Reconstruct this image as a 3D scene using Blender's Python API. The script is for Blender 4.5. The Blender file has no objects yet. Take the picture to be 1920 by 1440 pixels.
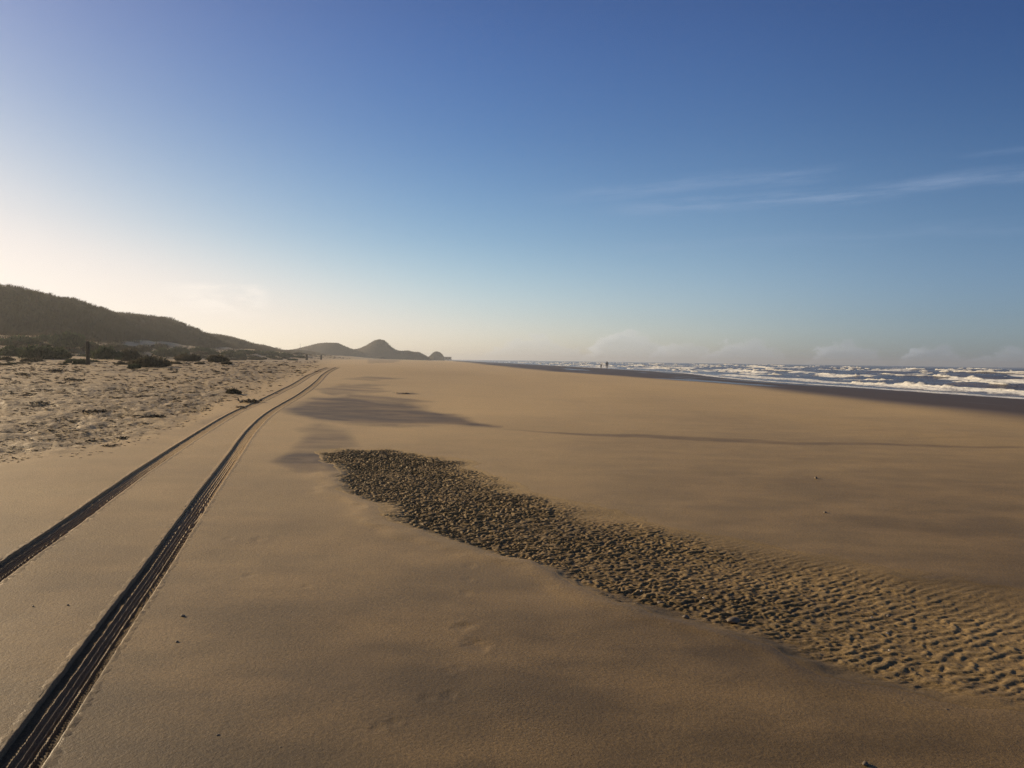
import bpy, math, random
import numpy as np
from mathutils import Matrix, Vector

random.seed(7)
RNG = np.random.default_rng(7)
C = bpy.context.scene.collection
R = math.radians

# ------------------------------------------------------------------ camera model
FPX = 1550.0                       # focal length for a 1920 px wide frame
EYE = 1.65
PITCH = math.atan(45.0 / FPX)
ROLL = math.atan(0.0136)
FWD = np.array([0, math.cos(PITCH), -math.sin(PITCH)])
_r0 = np.array([1.0, 0, 0]); _u0 = np.array([0, math.sin(PITCH), math.cos(PITCH)])
RIGHT = math.cos(ROLL) * _r0 + math.sin(ROLL) * _u0
UP = -math.sin(ROLL) * _r0 + math.cos(ROLL) * _u0

def project(x, y, z):
    z = z - EYE
    d = x * FWD[0] + y * FWD[1] + z * FWD[2]
    d = np.where(np.abs(d) < 1e-3, 1e-3, d)
    X = x * RIGHT[0] + y * RIGHT[1] + z * RIGHT[2]
    Y = x * UP[0] + y * UP[1] + z * UP[2]
    return 960 + FPX * X / d, 720 - FPX * Y / d, d

def ray(px, py):
    v = FWD + RIGHT * (px - 960) / FPX - UP * (py - 720) / FPX
    return v

def horizon(px):
    return 675.0 + (px - 960) * 0.0136

# ------------------------------------------------------------------ noise
def _hash(ix, iy, seed):
    h = (ix.astype(np.int64) * 374761393 + iy.astype(np.int64) * 668265263 + seed * 974634541) & 0xffffffff
    h = ((h ^ (h >> 13)) * 1274126177) & 0xffffffff
    h = h ^ (h >> 16)
    return (h & 0xffffff) / float(0xffffff)

def vnoise(x, y, seed=0):
    ix = np.floor(x); iy = np.floor(y)
    fx = x - ix; fy = y - iy
    fx = fx * fx * fx * (fx * (fx * 6 - 15) + 10); fy = fy * fy * fy * (fy * (fy * 6 - 15) + 10)
    a = _hash(ix, iy, seed); b = _hash(ix + 1, iy, seed)
    c = _hash(ix, iy + 1, seed); d = _hash(ix + 1, iy + 1, seed)
    return (a * (1 - fx) + b * fx) * (1 - fy) + (c * (1 - fx) + d * fx) * fy * 1.0

def fbm(x, y, oct=4, seed=0):
    s = 0.0; a = 0.5; t = 0.0
    for i in range(oct):
        ang = 0.6 * i
        ca, sa = math.cos(ang), math.sin(ang)
        s = s + a * (vnoise((x * ca - y * sa) * 2 ** i + 17.3 * i, (x * sa + y * ca) * 2 ** i - 9.1 * i, seed + i) * 2 - 1)
        t += a; a *= 0.5
    return s / t

def sstep(a, b, x):
    t = np.clip((x - a) / (b - a), 0, 1)
    return t * t * (3 - 2 * t)

# ------------------------------------------------------------------ terrain
def cross(x, y):
    """shore-normal coordinate: the beach runs away slightly to the west of straight ahead"""
    k = np.maximum(0, np.asarray(y, float) - 60)
    return x + 0.1 * k

def shore_shift(y):
    return 14.0 * sstep(110, 220, np.asarray(y, float))

def shore_c(x, y):
    """the same, measured to a waterline that swings out to sea past a low wet spit"""
    c = cross(x, y)
    return c - shore_shift(y) * sstep(-5, 20, c)

CREST_C = -80.0
SKY = [(-160, 512), (-80, 526), (0, 537), (60, 546), (92, 556), (122, 558), (160, 572), (200, 583), (235, 586), (270, 589), (297, 594), (320, 606), (337, 616),
       (350, 617), (375, 624), (400, 626), (425, 632), (450, 641), (468, 646), (483, 648), (490, 645), (502, 651), (518, 656), (545, 656.5), (565, 657), (590, 660), (610, 665)]
_cy, _ch = [], []
for px, py in SKY:
    v = ray(px, py)
    # x = CREST_C - .1*(y-60) along the ray (y > 60)
    t = (CREST_C + 6.0) / (v[0] + 0.1 * v[1])
    _cy.append(t * v[1]); _ch.append(EYE + t * v[2])
_cy = np.array(_cy); _ch = np.array(_ch)
_cy = np.concatenate([[-400, 0], _cy, [900, 5000]]); _ch = np.concatenate([[15, 14.5], _ch, [2.5, 2.0]])
def crest_h(y):
    return np.interp(y, _cy, _ch)

def terrain(x, y):
    x = np.asarray(x, float); y = np.asarray(y, float)
    c = shore_c(x, y)
    z = np.interp(c, [-400, -60, -50, -38, -25, -10, -3, 8, 16, 24, 33, 40, 60, 110, 400],
                     [1.6, 1.6, 1.1, 0.55, 0.35, 0.16, 0.05, 0.0, 0.0, -0.16, -0.52, -0.86, -1.7, -3.0, -3.4])
    # a broad rise up the beach ahead, that falls away again beyond 60 m
    up = sstep(4, 62, y) * (1 - 0.55 * sstep(62, 130, y)) * sstep(20, -18, c)
    z = z + 0.85 * up
    hum = np.clip(crest_h(y) / 13.0, 0.15, 1.1)
    z = z + 1.7 * sstep(-40, -58, c) * hum
    lev = np.clip((c + 60) / 30, 0, 1)
    z = z + 0.9 * hum * sstep(-39, -48, c) * fbm(x / 7.0, y / 9.0, 3, 31)
    z = z + 0.10 * sstep(30, 8, c) * sstep(6, 25, np.hypot(x, y)) * fbm(x / 9.0, y / 16.0, 3, 5)
    return z

def at(px, py):
    v = ray(px, py)
    t = 1.0
    lo, hi = 1.0, 3000.0
    # march out, then bisect on the first crossing
    ts = np.geomspace(1.5, 3000, 900)
    P = ts[:, None] * v[None, :]
    below = (EYE + P[:, 2]) < terrain(P[:, 0], P[:, 1])
    i = int(np.argmax(below)) if below.any() else len(ts) - 1
    lo, hi = ts[max(i - 1, 0)], ts[i]
    for _ in range(40):
        m = 0.5 * (lo + hi)
        q = v * m
        if EYE + q[2] < float(terrain(q[0], q[1])): hi = m
        else: lo = m
    q = v * hi
    return float(q[0]), float(q[1]), float(terrain(q[0], q[1]))

def atv(pts):
    return np.array([at(a, b) for a, b in pts])

# ------------------------------------------------------------------ mesh helpers
def mesh_from(name, verts, faces, mat, parent=None, smooth=True, attrs=None):
    """verts (n,3) ndarray; faces (m,k) ndarray of equal-sized polygons or a list of those"""
    if not isinstance(faces, list): faces = [faces]
    faces = [np.asarray(f, np.int32) for f in faces if len(f)]
    me = bpy.data.meshes.new(name)
    nv = len(verts); nl = sum(f.size for f in faces); nf = sum(len(f) for f in faces)
    me.vertices.add(nv); me.vertices.foreach_set('co', np.asarray(verts, np.float32).ravel())
    me.loops.add(nl); me.loops.foreach_set('vertex_index', np.concatenate([f.ravel() for f in faces]))
    tot = np.concatenate([np.full(len(f), f.shape[1], np.int32) for f in faces])
    start = np.concatenate([[0], np.cumsum(tot)[:-1]]).astype(np.int32)
    me.polygons.add(nf); me.polygons.foreach_set('loop_start', start)
    me.polygons.foreach_set('use_smooth', np.full(nf, smooth, bool))
    me.update(calc_edges=True)
    me.validate()
    for k, a in (attrs or {}).items():
        at_ = me.attributes.new(k, 'FLOAT', 'POINT'); at_.data.foreach_set('value', np.asarray(a, np.float32))
    o = bpy.data.objects.new(name, me); C.objects.link(o)
    for m in (mat if isinstance(mat, (list, tuple)) else [mat]):
        me.materials.append(m)
    if parent: o.parent = parent
    return o

def grid_faces(nr, nc, wrap=False):
    i = np.arange(nr - 1)[:, None]; j = np.arange(nc if wrap else nc - 1)[None, :]
    j2 = (j + 1) % nc
    return np.stack([i * nc + j, i * nc + j2, (i + 1) * nc + j2, (i + 1) * nc + j], -1).reshape(-1, 4)

def tag(o, label=None, cat=None, group=None, kind=None):
    if label: o['label'] = label
    if cat: o['category'] = cat
    if group: o['group'] = group
    if kind: o['kind'] = kind
    return o

def empty(name, loc, rz=0.0, scale=1.0):
    o = bpy.data.objects.new(name, None); C.objects.link(o)
    o.location = loc; o.rotation_euler = (0, 0, rz)
    o.scale = scale if isinstance(scale, (tuple, list)) else (scale,) * 3
    o.empty_display_size = 0.2
    return o

def copy_tree(o, parent=None):
    c = o.copy(); C.objects.link(c)
    if parent: c.parent = parent
    for ch in list(o.children): copy_tree(ch, c)
    return c

# ------------------------------------------------------------------ material helpers
class NT:
    def __init__(self, name):
        self.m = bpy.data.materials.new(name); self.m.use_nodes = True
        self.t = self.m.node_tree; self.t.nodes.clear()
        self.out = self.t.nodes.new('ShaderNodeOutputMaterial')
        self.b = self.t.nodes.new('ShaderNodeBsdfPrincipled')
        self.t.links.new(self.b.outputs[0], self.out.inputs[0])
    def n(self, typ, **kw):
        nd = self.t.nodes.new('ShaderNode' + typ)
        for k, v in kw.items(): setattr(nd, k, v)
        return nd
    def l(self, a, b): self.t.links.new(a, b)
    def pos(self):
        g = self.n('NewGeometry'); return g.outputs['Position']
    def mapv(self, vec, scale=(1, 1, 1), rot=(0, 0, 0), loc=(0, 0, 0)):
        m = self.n('Mapping'); self.l(vec, m.inputs[0])
        m.inputs['Scale'].default_value = scale; m.inputs['Rotation'].default_value = rot; m.inputs['Location'].default_value = loc
        return m.outputs[0]
    def noise(self, vec, scale, detail=4, rough=0.55, dim='3D'):
        t = self.n('TexNoise'); t.noise_dimensions = dim
        t.inputs['Scale'].default_value = scale; t.inputs['Detail'].default_value = detail; t.inputs['Roughness'].default_value = rough
        if vec is not None: self.l(vec, t.inputs['Vector'])
        return t.outputs['Fac']
    def math(self, op, a, b=None, c=None, clamp=False):
        m = self.n('Math', operation=op); m.use_clamp = clamp
        for i, v in enumerate((a, b, c)):
            if v is None: continue
            if isinstance(v, (int, float)): m.inputs[i].default_value = v
            else: self.l(v, m.inputs[i])
        return m.outputs[0]
    def ramp(self, fac, a, b, lo=0.0, hi=1.0):
        m = self.n('MapRange'); m.interpolation_type = 'SMOOTHSTEP'
        self.l(fac, m.inputs[0])
        for i, v in zip((1, 2, 3, 4), (a, b, lo, hi)): m.inputs[i].default_value = v
        return m.outputs[0]
    def mix(self, fac, a, b, blend='MIX'):
        m = self.n('Mix', data_type='RGBA', blend_type=blend)
        if isinstance(fac, (int, float)): m.inputs[0].default_value = fac
        else: self.l(fac, m.inputs[0])
        for i, v in ((6, a), (7, b)):
            if isinstance(v, tuple): m.inputs[i].default_value = (*v[:3], 1)
            else: self.l(v, m.inputs[i])
        return m.outputs[2]
    def attr(self, name):
        a = self.n('Attribute'); a.attribute_name = name; return a.outputs['Fac']
    def bump(self, h, strength, dist, normal=None):
        b = self.n('Bump'); b.inputs['Strength'].default_value = strength; b.inputs['Distance'].default_value = dist
        self.l(h, b.inputs['Height'])
        if normal is not None: self.l(normal, b.inputs['Normal'])
        return b.outputs[0]
    def set(self, **kw):
        for k, v in kw.items():
            s = self.b.inputs[k.replace('_', ' ')]
            if isinstance(v, (int, float)): s.default_value = v
            elif isinstance(v, tuple): s.default_value = (*v[:3], 1)
            else: self.l(v, s)
        return self.m

def vscale(nt, v, k):
    m = nt.n('VectorMath', operation='SCALE'); nt.l(v, m.inputs[0]); m.inputs['Scale'].default_value = k
    return m.outputs[0]

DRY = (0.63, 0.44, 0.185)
MOIST_FALLOFF = (0.12, 0.077, 0.025)  # dark end of the mix, for wet stains and for the painted falloff

def sand_material(name, rip=False, track=False):
    n = NT(name); p = n.pos()
    big = n.noise(n.mapv(p, (0.25, 0.5, 0.5)), 1.0, 5)
    mid = n.noise(p, 2.2, 5, 0.6)
    grain = n.noise(p, 170, 2, 0.7)
    grain2 = n.noise(p, 55, 3, 0.65)
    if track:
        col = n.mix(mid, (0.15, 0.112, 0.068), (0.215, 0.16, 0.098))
        col = n.mix(n.attr('far_pale'), col, (0.5, 0.34, 0.15))
    else:
        moist_falloff = n.attr('moist_falloff')  # holds the wet stains together with the painted brightness falloff
        f = n.math('ADD', moist_falloff, n.math('MULTIPLY', n.math('SUBTRACT', big, 0.5), 0.3))
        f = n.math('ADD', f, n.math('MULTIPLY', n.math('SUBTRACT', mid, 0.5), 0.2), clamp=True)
        col = n.mix(f, DRY, MOIST_FALLOFF)
        tint = n.noise(n.mapv(p, (0.9, 1.4, 1)), 1.0, 3)
        col = n.mix(n.ramp(tint, 0.35, 0.7, 0.0, 0.22), col, (0.61, 0.40, 0.165), 'MIX')
    sp = n.ramp(grain, 0.3, 0.72, 0.66, 1.30)
    sp2 = n.ramp(grain2, 0.3, 0.75, 0.80, 1.16)
    g = n.n('CombineColor'); k = n.math('MULTIPLY', sp, sp2)
    for i in range(3): n.l(k, g.inputs[i])
    col = n.mix(1.0, col, g.outputs[0], 'MULTIPLY')
    h = n.math('ADD', n.math('MULTIPLY', grain, 0.35), grain2)
    if not (rip or track):
        lit = n.attr('litter')
        lum = n.noise(p, 7.0, 5, 0.62)
        specks = n.ramp(n.noise(p, 5.5, 7, 0.8), 0.53, 0.62)
        col = n.mix(n.math('MULTIPLY', lit, 0.72), col, (0.235, 0.17, 0.078))
        col = n.mix(n.math('MULTIPLY', n.math('MULTIPLY', specks, lit), 0.75), col, (0.075, 0.062, 0.042))
        pale = n.ramp(n.noise(p, 9.0, 4, 0.7), 0.62, 0.7)
        col = n.mix(n.math('MULTIPLY', n.math('MULTIPLY', pale, lit), 0.35), col, (0.55, 0.45, 0.28))
        sh = n.attr('shore')
        col = n.mix(n.math('MULTIPLY', sh, 0.95), col, (0.075, 0.045, 0.014))
        nb = n.bump(h, 0.55, 0.006)
        nb = n.bump(n.math('MULTIPLY', lum, n.math('ADD', lit, 0.02)), 0.8, 0.09, nb)
        rough = n.math('SUBTRACT', 0.62, n.math('MULTIPLY', sh, 0.16))
        rough = n.math('SUBTRACT', rough, n.math('MULTIPLY', n.math('MULTIPLY', sh, n.ramp(n.noise(n.mapv(p, (0.12, 0.02, 1)), 1.0, 3), 0.56, 0.66)), 0.22))
        return n.set(Base_Color=col, Roughness=rough, Normal=nb, Specular_IOR_Level=n.math('SUBTRACT', 0.5, n.math('MULTIPLY', sh, 0.44)))
    nb = n.bump(h, 0.55, 0.006)
    return n.set(Base_Color=col, Roughness=0.72, Normal=nb, Specular_IOR_Level=0.2 if track else 0.45)

M = {}
M['sand'] = sand_material('beach_sand')
M['ripple'] = sand_material('rippled_moist_sand', rip=True)
M['track'] = sand_material('pressed_sand', track=True)

def dune_mat(name, c1, c2, sandc, amt):
    n = NT(name); p = n.pos()
    a = n.noise(p, 0.22, 6, 0.62); b = n.noise(p, 0.9, 6, 0.7)
    col = n.mix(n.ramp(b, 0.35, 0.68), c1, c2)
    col = n.mix(n.math('MULTIPLY', n.ramp(a, 0.6, 0.74), amt), col, sandc)
    nb = n.bump(n.noise(p, 1.6, 6, 0.7), 0.9, 0.5)
    return n.set(Base_Color=col, Roughness=0.95, Normal=nb, Specular_IOR_Level=0.1)
M['dune'] = dune_mat('dune_turf', (0.04, 0.029, 0.015), (0.09, 0.063, 0.033), (0.34, 0.26, 0.17), 0.5)
M['hill'] = dune_mat('far_dune_turf', (0.05, 0.04, 0.028), (0.09, 0.07, 0.048), (0.26, 0.205, 0.145), 0.35)

def leaf_mat(name, c1, c2, trans=0.25):
    n = NT(name)
    r = n.attr('tone')
    col = n.mix(r, c1, c2)
    n.set(Base_Color=col, Roughness=0.7, Specular_IOR_Level=0.2)
    tr = n.n('BsdfTranslucent'); n.l(col, tr.inputs[0])
    mx = n.n('MixShader'); mx.inputs[0].default_value = trans
    n.l(n.b.outputs[0], mx.inputs[1]); n.l(tr.outputs[0], mx.inputs[2]); n.l(mx.outputs[0], n.out.inputs[0])
    return n.m
M['marram'] = leaf_mat('marram_blades', (0.04, 0.029, 0.014), (0.09, 0.064, 0.032), 0.15)
M['shrub'] = leaf_mat('shrub_leaves', (0.022, 0.034, 0.016), (0.085, 0.1, 0.045))
M['shrub_brown'] = leaf_mat('brown_shrub_leaves', (0.035, 0.03, 0.018), (0.12, 0.098, 0.055))
M['wrack'] = leaf_mat('dried_wrack', (0.03, 0.023, 0.014), (0.12, 0.09, 0.052), 0.05)

def simple(name, c1, c2, scale, rough, bumpd=0.003, spec=0.3):
    n = NT(name); tc = n.n('TexCoord').outputs['Object']
    f = n.noise(tc, scale, 6, 0.65)
    col = n.mix(n.ramp(f, 0.3, 0.7), c1, c2)
    return n.set(Base_Color=col, Roughness=rough, Normal=n.bump(f, 0.7, bumpd), Specular_IOR_Level=spec)
M['wood'] = simple('weathered_wood', (0.02, 0.016, 0.011), (0.06, 0.048, 0.034), 9, 0.85, 0.01)
M['stem'] = simple('shrub_wood', (0.04, 0.03, 0.02), (0.09, 0.07, 0.05), 12, 0.9)
M['pebble'] = simple('dark_pebble', (0.10, 0.08, 0.06), (0.24, 0.19, 0.14), 30, 0.6, 0.002)
M['shell'] = simple('pale_shell', (0.5, 0.42, 0.33), (0.72, 0.64, 0.54), 40, 0.5, 0.002)
M['metal'] = simple('grey_mast_paint', (0.22, 0.22, 0.22), (0.34, 0.34, 0.33), 3, 0.5)
M['pav_wall'] = simple('pavilion_boards', (0.24, 0.215, 0.19), (0.33, 0.30, 0.27), 0.7, 0.8, 0.02)
M['pav_roof'] = simple('pavilion_roofing', (0.11, 0.10, 0.095), (0.17, 0.155, 0.145), 0.6, 0.8, 0.02)
M['pane'] = simple('dark_window_glass', (0.02, 0.025, 0.03), (0.05, 0.055, 0.06), 2, 0.15, 0.001, 0.5)

# water
def water_mat():
    n = NT('sea_water'); p = n.pos()
    d = n.attr('depth')
    col = n.mix(n.ramp(n.noise(n.mapv(p, (0.12, 0.03, 1)), 1.0, 4), 0.35, 0.68), (0.06, 0.05, 0.042), (0.125, 0.105, 0.085))
    col = n.mix(d, (0.17, 0.165, 0.165), col)
    fo = n.attr('foam')
    lace = n.noise(n.mapv(p, (0.55, 0.28, 1)), 1.0, 7, 0.72)
    fm = n.math('GREATER_THAN', n.math('ADD', fo, n.math('MULTIPLY', n.math('SUBTRACT', lace, 0.5), 1.7)), 0.62)
    fm = n.ramp(n.math('ADD', fo, n.math('MULTIPLY', n.math('SUBTRACT', lace, 0.5), 1.7)), 0.52, 0.72)
    col = n.mix(fm, col, (0.78, 0.78, 0.76))
    rough = n.math('ADD', 0.24, n.math('MULTIPLY', fm, 0.6))
    w1 = n.noise(n.mapv(p, (0.9, 0.35, 1), (0, 0, 0.12)), 1.0, 6, 0.6)
    w2 = n.noise(p, 3.2, 5, 0.6)
    nb = n.bump(n.math('ADD', n.math('MULTIPLY', w1, 1.0), n.math('MULTIPLY', w2, 0.25)), 0.75, 0.55)
    return n.set(Base_Color=col, Roughness=rough, Normal=nb, Specular_IOR_Level=0.17)
M['water'] = water_mat()
def foam_mat():
    n = NT('sea_foam'); p = n.pos()
    f = n.noise(p, 2.4, 6, 0.7)
    col = n.mix(n.ramp(f, 0.35, 0.66), (0.62, 0.62, 0.6), (0.88, 0.875, 0.86))
    n.set(Base_Color=col, Roughness=0.8, Normal=n.bump(f, 0.8, 0.25), Specular_IOR_Level=0.2)
    tr = n.n('BsdfTranslucent'); n.l(col, tr.inputs[0])
    mx = n.n('MixShader'); mx.inputs[0].default_value = 0.3
    n.l(n.b.outputs[0], mx.inputs[1]); n.l(tr.outputs[0], mx.inputs[2]); n.l(mx.outputs[0], n.out.inputs[0])
    return n.m
M['foam'] = foam_mat()

# ------------------------------------------------------------------ marks on the sand, laid out on the ground
TR_R = [(-130, 1660), (-40, 1530), (30, 1438), (112, 1320), (195, 1200), (281, 1080), (322, 1020), (363, 960), (405, 900), (436, 857), (473, 805), (517, 767), (560, 742), (590, 720), (608, 702), (632, 689)]
TR_L = [(-240, 1236), (-140, 1170), (-60, 1115), (0, 1073), (80, 1016), (160, 961), (212, 922), (260, 888), (316, 851), (368, 817), (400, 797), (450, 769), (484, 754), (517, 738), (546, 724), (575, 706), (616, 689)]
TRW = 0.2

def spline(P, step_fn):
    """Catmull-Rom through ground points, resampled with a distance-dependent step"""
    P = P[:, :2]
    pts = []
    for i in range(len(P) - 1):
        p0 = P[max(i - 1, 0)]; p1 = P[i]; p2 = P[i + 1]; p3 = P[min(i + 2, len(P) - 1)]
        # centripetal-ish: tangents by chord length
        d01 = np.linalg.norm(p1 - p0) + 1e-6; d12 = np.linalg.norm(p2 - p1); d23 = np.linalg.norm(p3 - p2) + 1e-6
        m1 = ((p1 - p0) / d01 * d12 + (p2 - p1) * d01 / d12 * 1.0) / (d01 + d12) * d12 if i > 0 else (p2 - p1)
        m2 = ((p2 - p1) / d12 * d23 + (p3 - p2) * d12 / d23) / (d12 + d23) * d12 if i < len(P) - 2 else (p2 - p1)
        t = np.linspace(0, 1, 60, endpoint=False)[:, None]
        pts.append((2 * t**3 - 3 * t**2 + 1) * p1 + (t**3 - 2 * t**2 + t) * m1 + (-2 * t**3 + 3 * t**2) * p2 + (t**3 - t**2) * m2)
    pts = np.concatenate(pts + [P[-1:]])
    s = np.concatenate([[0], np.cumsum(np.linalg.norm(np.diff(pts, axis=0), axis=1))])
    ss = [0.0]
    while ss[-1] < s[-1]:
        x = np.interp(ss[-1], s, pts[:, 0]); y = np.interp(ss[-1], s, pts[:, 1])
        ss.append(ss[-1] + step_fn(math.hypot(x, y)))
    ss = np.array(ss[:-1])
    return np.stack([np.interp(ss, s, pts[:, 0]), np.interp(ss, s, pts[:, 1])], 1), ss

def smooth_line(P, it):
    P = P.copy()
    for _ in range(it):
        P[1:-1] = 0.25 * P[:-2] + 0.5 * P[1:-1] + 0.25 * P[2:]
    return P

track_paths = []
for px in (TR_R, TR_L):
    P = atv(px)
    pts, ss = spline(P, lambda r: 0.4)
    pts = smooth_line(pts, 6)
    pts, ss = spline(np.c_[pts, pts[:, :1] * 0], lambda r: min(0.009 * max(1.0, (r / 4.5) ** 1.6), 0.35))
    track_paths.append((pts, ss))

def dist_to_line(x, y, line, chunk=2000):
    """signed lateral distance and nearest index, for points near the polyline (coarse)"""
    L = line[::max(1, len(line) // 700)]
    out = np.full(x.shape, 99.0)
    for i in range(len(L) - 1):
        a, b = L[i], L[i + 1]
        ab = b - a; l2 = ab @ ab
        t = np.clip(((x - a[0]) * ab[0] + (y - a[1]) * ab[1]) / l2, 0, 1)
        d = np.hypot(x - a[0] - t * ab[0], y - a[1] - t * ab[1])
        np.minimum(out, d, out=out)
    return out

def poly_sd(u, v, poly):
    """signed distance (inside positive) to a polygon"""
    P = np.array(poly, float); n = len(P)
    d = np.full(u.shape, 1e9); inside = np.zeros(u.shape, bool)
    for i in range(n):
        a = P[i]; b = P[(i + 1) % n]; e = b - a
        t = np.clip(((u - a[0]) * e[0] + (v - a[1]) * e[1]) / (e @ e), 0, 1)
        d = np.minimum(d, np.hypot(u - a[0] - t * e[0], v - a[1] - t * e[1]))
        c = ((a[1] <= v) & (v < b[1])) | ((b[1] <= v) & (v < a[1]))
        with np.errstate(divide='ignore', invalid='ignore'):
            xi = a[0] + (v - a[1]) * e[0] / (e[1] if e[1] != 0 else 1e-9)
        inside ^= c & (u < xi)
    return np.where(inside, d, -d)

# the rippled patch, outlined on the ground
RIP_UP = [(608, 846), (640, 838), (700, 840), (760, 845), (830, 855), (885, 870), (935, 892), (990, 918), (1085, 945), (1190, 968), (1300, 994), (1420, 1018), (1560, 1044), (1700, 1068), (1830, 1088), (1960, 1108), (2150, 1140)]
RIP_LO = [(2150, 1420), (1990, 1372), (1900, 1345), (1760, 1300), (1600, 1258), (1450, 1212), (1330, 1170), (1200, 1128), (1090, 1092), (990, 1060), (900, 1034), (800, 1004), (720, 975), (665, 935), (628, 898), (606, 868)]
RIP = atv(RIP_UP + RIP_LO)[:, :2]
print('RIP extent', RIP.min(0), RIP.max(0))
RIP_EDGE = atv(RIP_LO)[:, :2]; RIP_TOP = atv(RIP_UP)[:, :2]

# dark moist stains
STAINS = [  # polygon in the photo's pixels (mapped to the ground), softness px, amount
    ([(520, 768), (575, 748), (640, 745), (700, 752), (800, 768), (870, 782), (930, 797), (830, 796), (740, 798), (660, 795), (590, 788)], 16, 1.15),
    ([(600, 755), (660, 738), (740, 745), (800, 755), (720, 760)], 8, 0.6),
    ([(585, 730), (640, 722), (720, 728), (700, 736), (620, 742)], 7, 0.55),
    ([(630, 724), (690, 720), (730, 722), (690, 726)], 4, 0.5),
    ([(650, 736), (700, 730), (735, 733), (690, 738)], 4, 0.5),
    ([(640, 711), (690, 706), (760, 710), (700, 715)], 4, 0.5),
    ([(490, 868), (535, 846), (556, 826), (572, 806), (612, 797), (655, 806), (690, 836), (640, 850), (640, 884), (600, 892), (545, 890)], 22, 0.95),
    ([(520, 838), (600, 826), (700, 834), (640, 842)], 10, 0.6),
    ([(930, 803), (1150, 813), (1300, 818), (1500, 826), (1920, 838), (1920, 843), (1500, 834), (1300, 828), (1150, 820)], 6, 0.8),
    ([(1540, 880), (1640, 876), (1700, 884), (1620, 892)], 10, 0.25),
    ([(690, 672), (760, 672), (740, 680), (690, 681)], 3, 0.5),
    ([(905, 682), (1000, 683), (1040, 688), (960, 689)], 3, 0.6),
    ([(220, 810), (330, 800), (440, 770), (330, 850), (240, 835)], 14, 0.35),
    ([(742, 736), (775, 736), (790, 739), (745, 740)], 2, 0.7),
]
FOOT = [(893, 1207, 0.16), (868, 1176, 0.12), (884, 1172, 0.1), (838, 1258, 0.07), (860, 1250, 0.06), (800, 1310, 0.07), (842, 1303, 0.08), (880, 1060, 0.1), (878, 1085, 0.09), (875, 1112, 0.09),
        (710, 1366, 0.07), (738, 1358, 0.07), (466, 1078, 0.1), (428, 1010, 0.10), (484, 1011, 0.12), (575, 1100, 0.08)]
FOOT_P = [(*at(a, b)[:2], s) for a, b, s in FOOT]

def rip_mask(x, y):
    near = (x > -6) & (x < 9) & (y > 2) & (y < 20)
    sd = np.full(x.shape, -9.0)
    if near.any():
        wx = x[near] + 0.35 * fbm(x[near] * 1.1, y[near] * 1.1, 4, 77)
        wy = y[near] + 0.5 * fbm(x[near] * 1.1 + 9, y[near] * 1.1, 4, 78)
        sd[near] = poly_sd(wx, wy, RIP)
    return sd

def light_falloff_at(x, y):
    """brightness falloff painted into the sand colour: darker near the camera and to the right"""
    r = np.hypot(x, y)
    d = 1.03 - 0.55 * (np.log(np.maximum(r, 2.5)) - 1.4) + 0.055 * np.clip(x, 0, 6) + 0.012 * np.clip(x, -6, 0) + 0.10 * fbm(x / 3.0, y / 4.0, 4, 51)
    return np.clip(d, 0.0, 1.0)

def rip_edges(x, y):
    """distance from the lower (hard) and the upper (fading) edge of the hollow"""
    lo = np.full(x.shape, 9.0); up = np.full(x.shape, 9.0)
    near = (x > -6) & (x < 9) & (y > 2) & (y < 20)
    if near.any():
        lo[near] = dist_to_line(x[near], y[near], RIP_EDGE); up[near] = dist_to_line(x[near], y[near], RIP_TOP)
    return lo, up

def rip_sink(sd, lo, up):
    return 0.030 * sstep(0.0, 0.30, sd) * sstep(0.0, 1.1, up) + 0.010 * sstep(-0.02, 0.12, sd)

def rip_lip(x, sd, lo, up):
    return 0.013 * np.exp(-((sd + 0.12) / 0.14) ** 2) * sstep(0.7, 0.1, lo) * sstep(3.5, 0.5, x)

def ripple_h(x, y):
    """knobbly little wind-cut ridges, 6 to 12 cm across"""
    wx = x + 0.03 * fbm(x * 8, y * 8, 2, 3); wy = y + 0.03 * fbm(x * 8 + 4, y * 8, 2, 4)
    a = math.radians(10)
    u = wx * math.cos(a) + wy * math.sin(a); v = -wx * math.sin(a) + wy * math.cos(a)
    n1 = vnoise(u / 0.032, v / 0.021, 11)
    n2 = vnoise(u / 0.019 + 3, v / 0.0145, 12)
    n3 = vnoise(u / 0.085, v / 0.06, 13)
    w3 = np.interp(x, [1.0, 4.0], [0.25, 0.55])
    h = (0.6 * n1 + 0.3 * n2 + w3 * n3) * 1.15 / (0.9 + w3)
    rows = 0.5 + 0.5 * np.sin(2 * np.pi * (-0.55 * wx + 0.83 * wy) / 0.078 + 2.4 * fbm(x / 0.35, y / 0.35, 3, 14))
    wr = np.interp(x, [0.5, 3.0], [0.0, 0.5])
    h = h * (1 - 0.5 * wr) + wr * 0.62 * rows * (0.6 + 0.8 * n3)
    h = np.clip((h - 0.32) / 0.55, 0, 1)
    return h * h * (3 - 2 * h)

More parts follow.
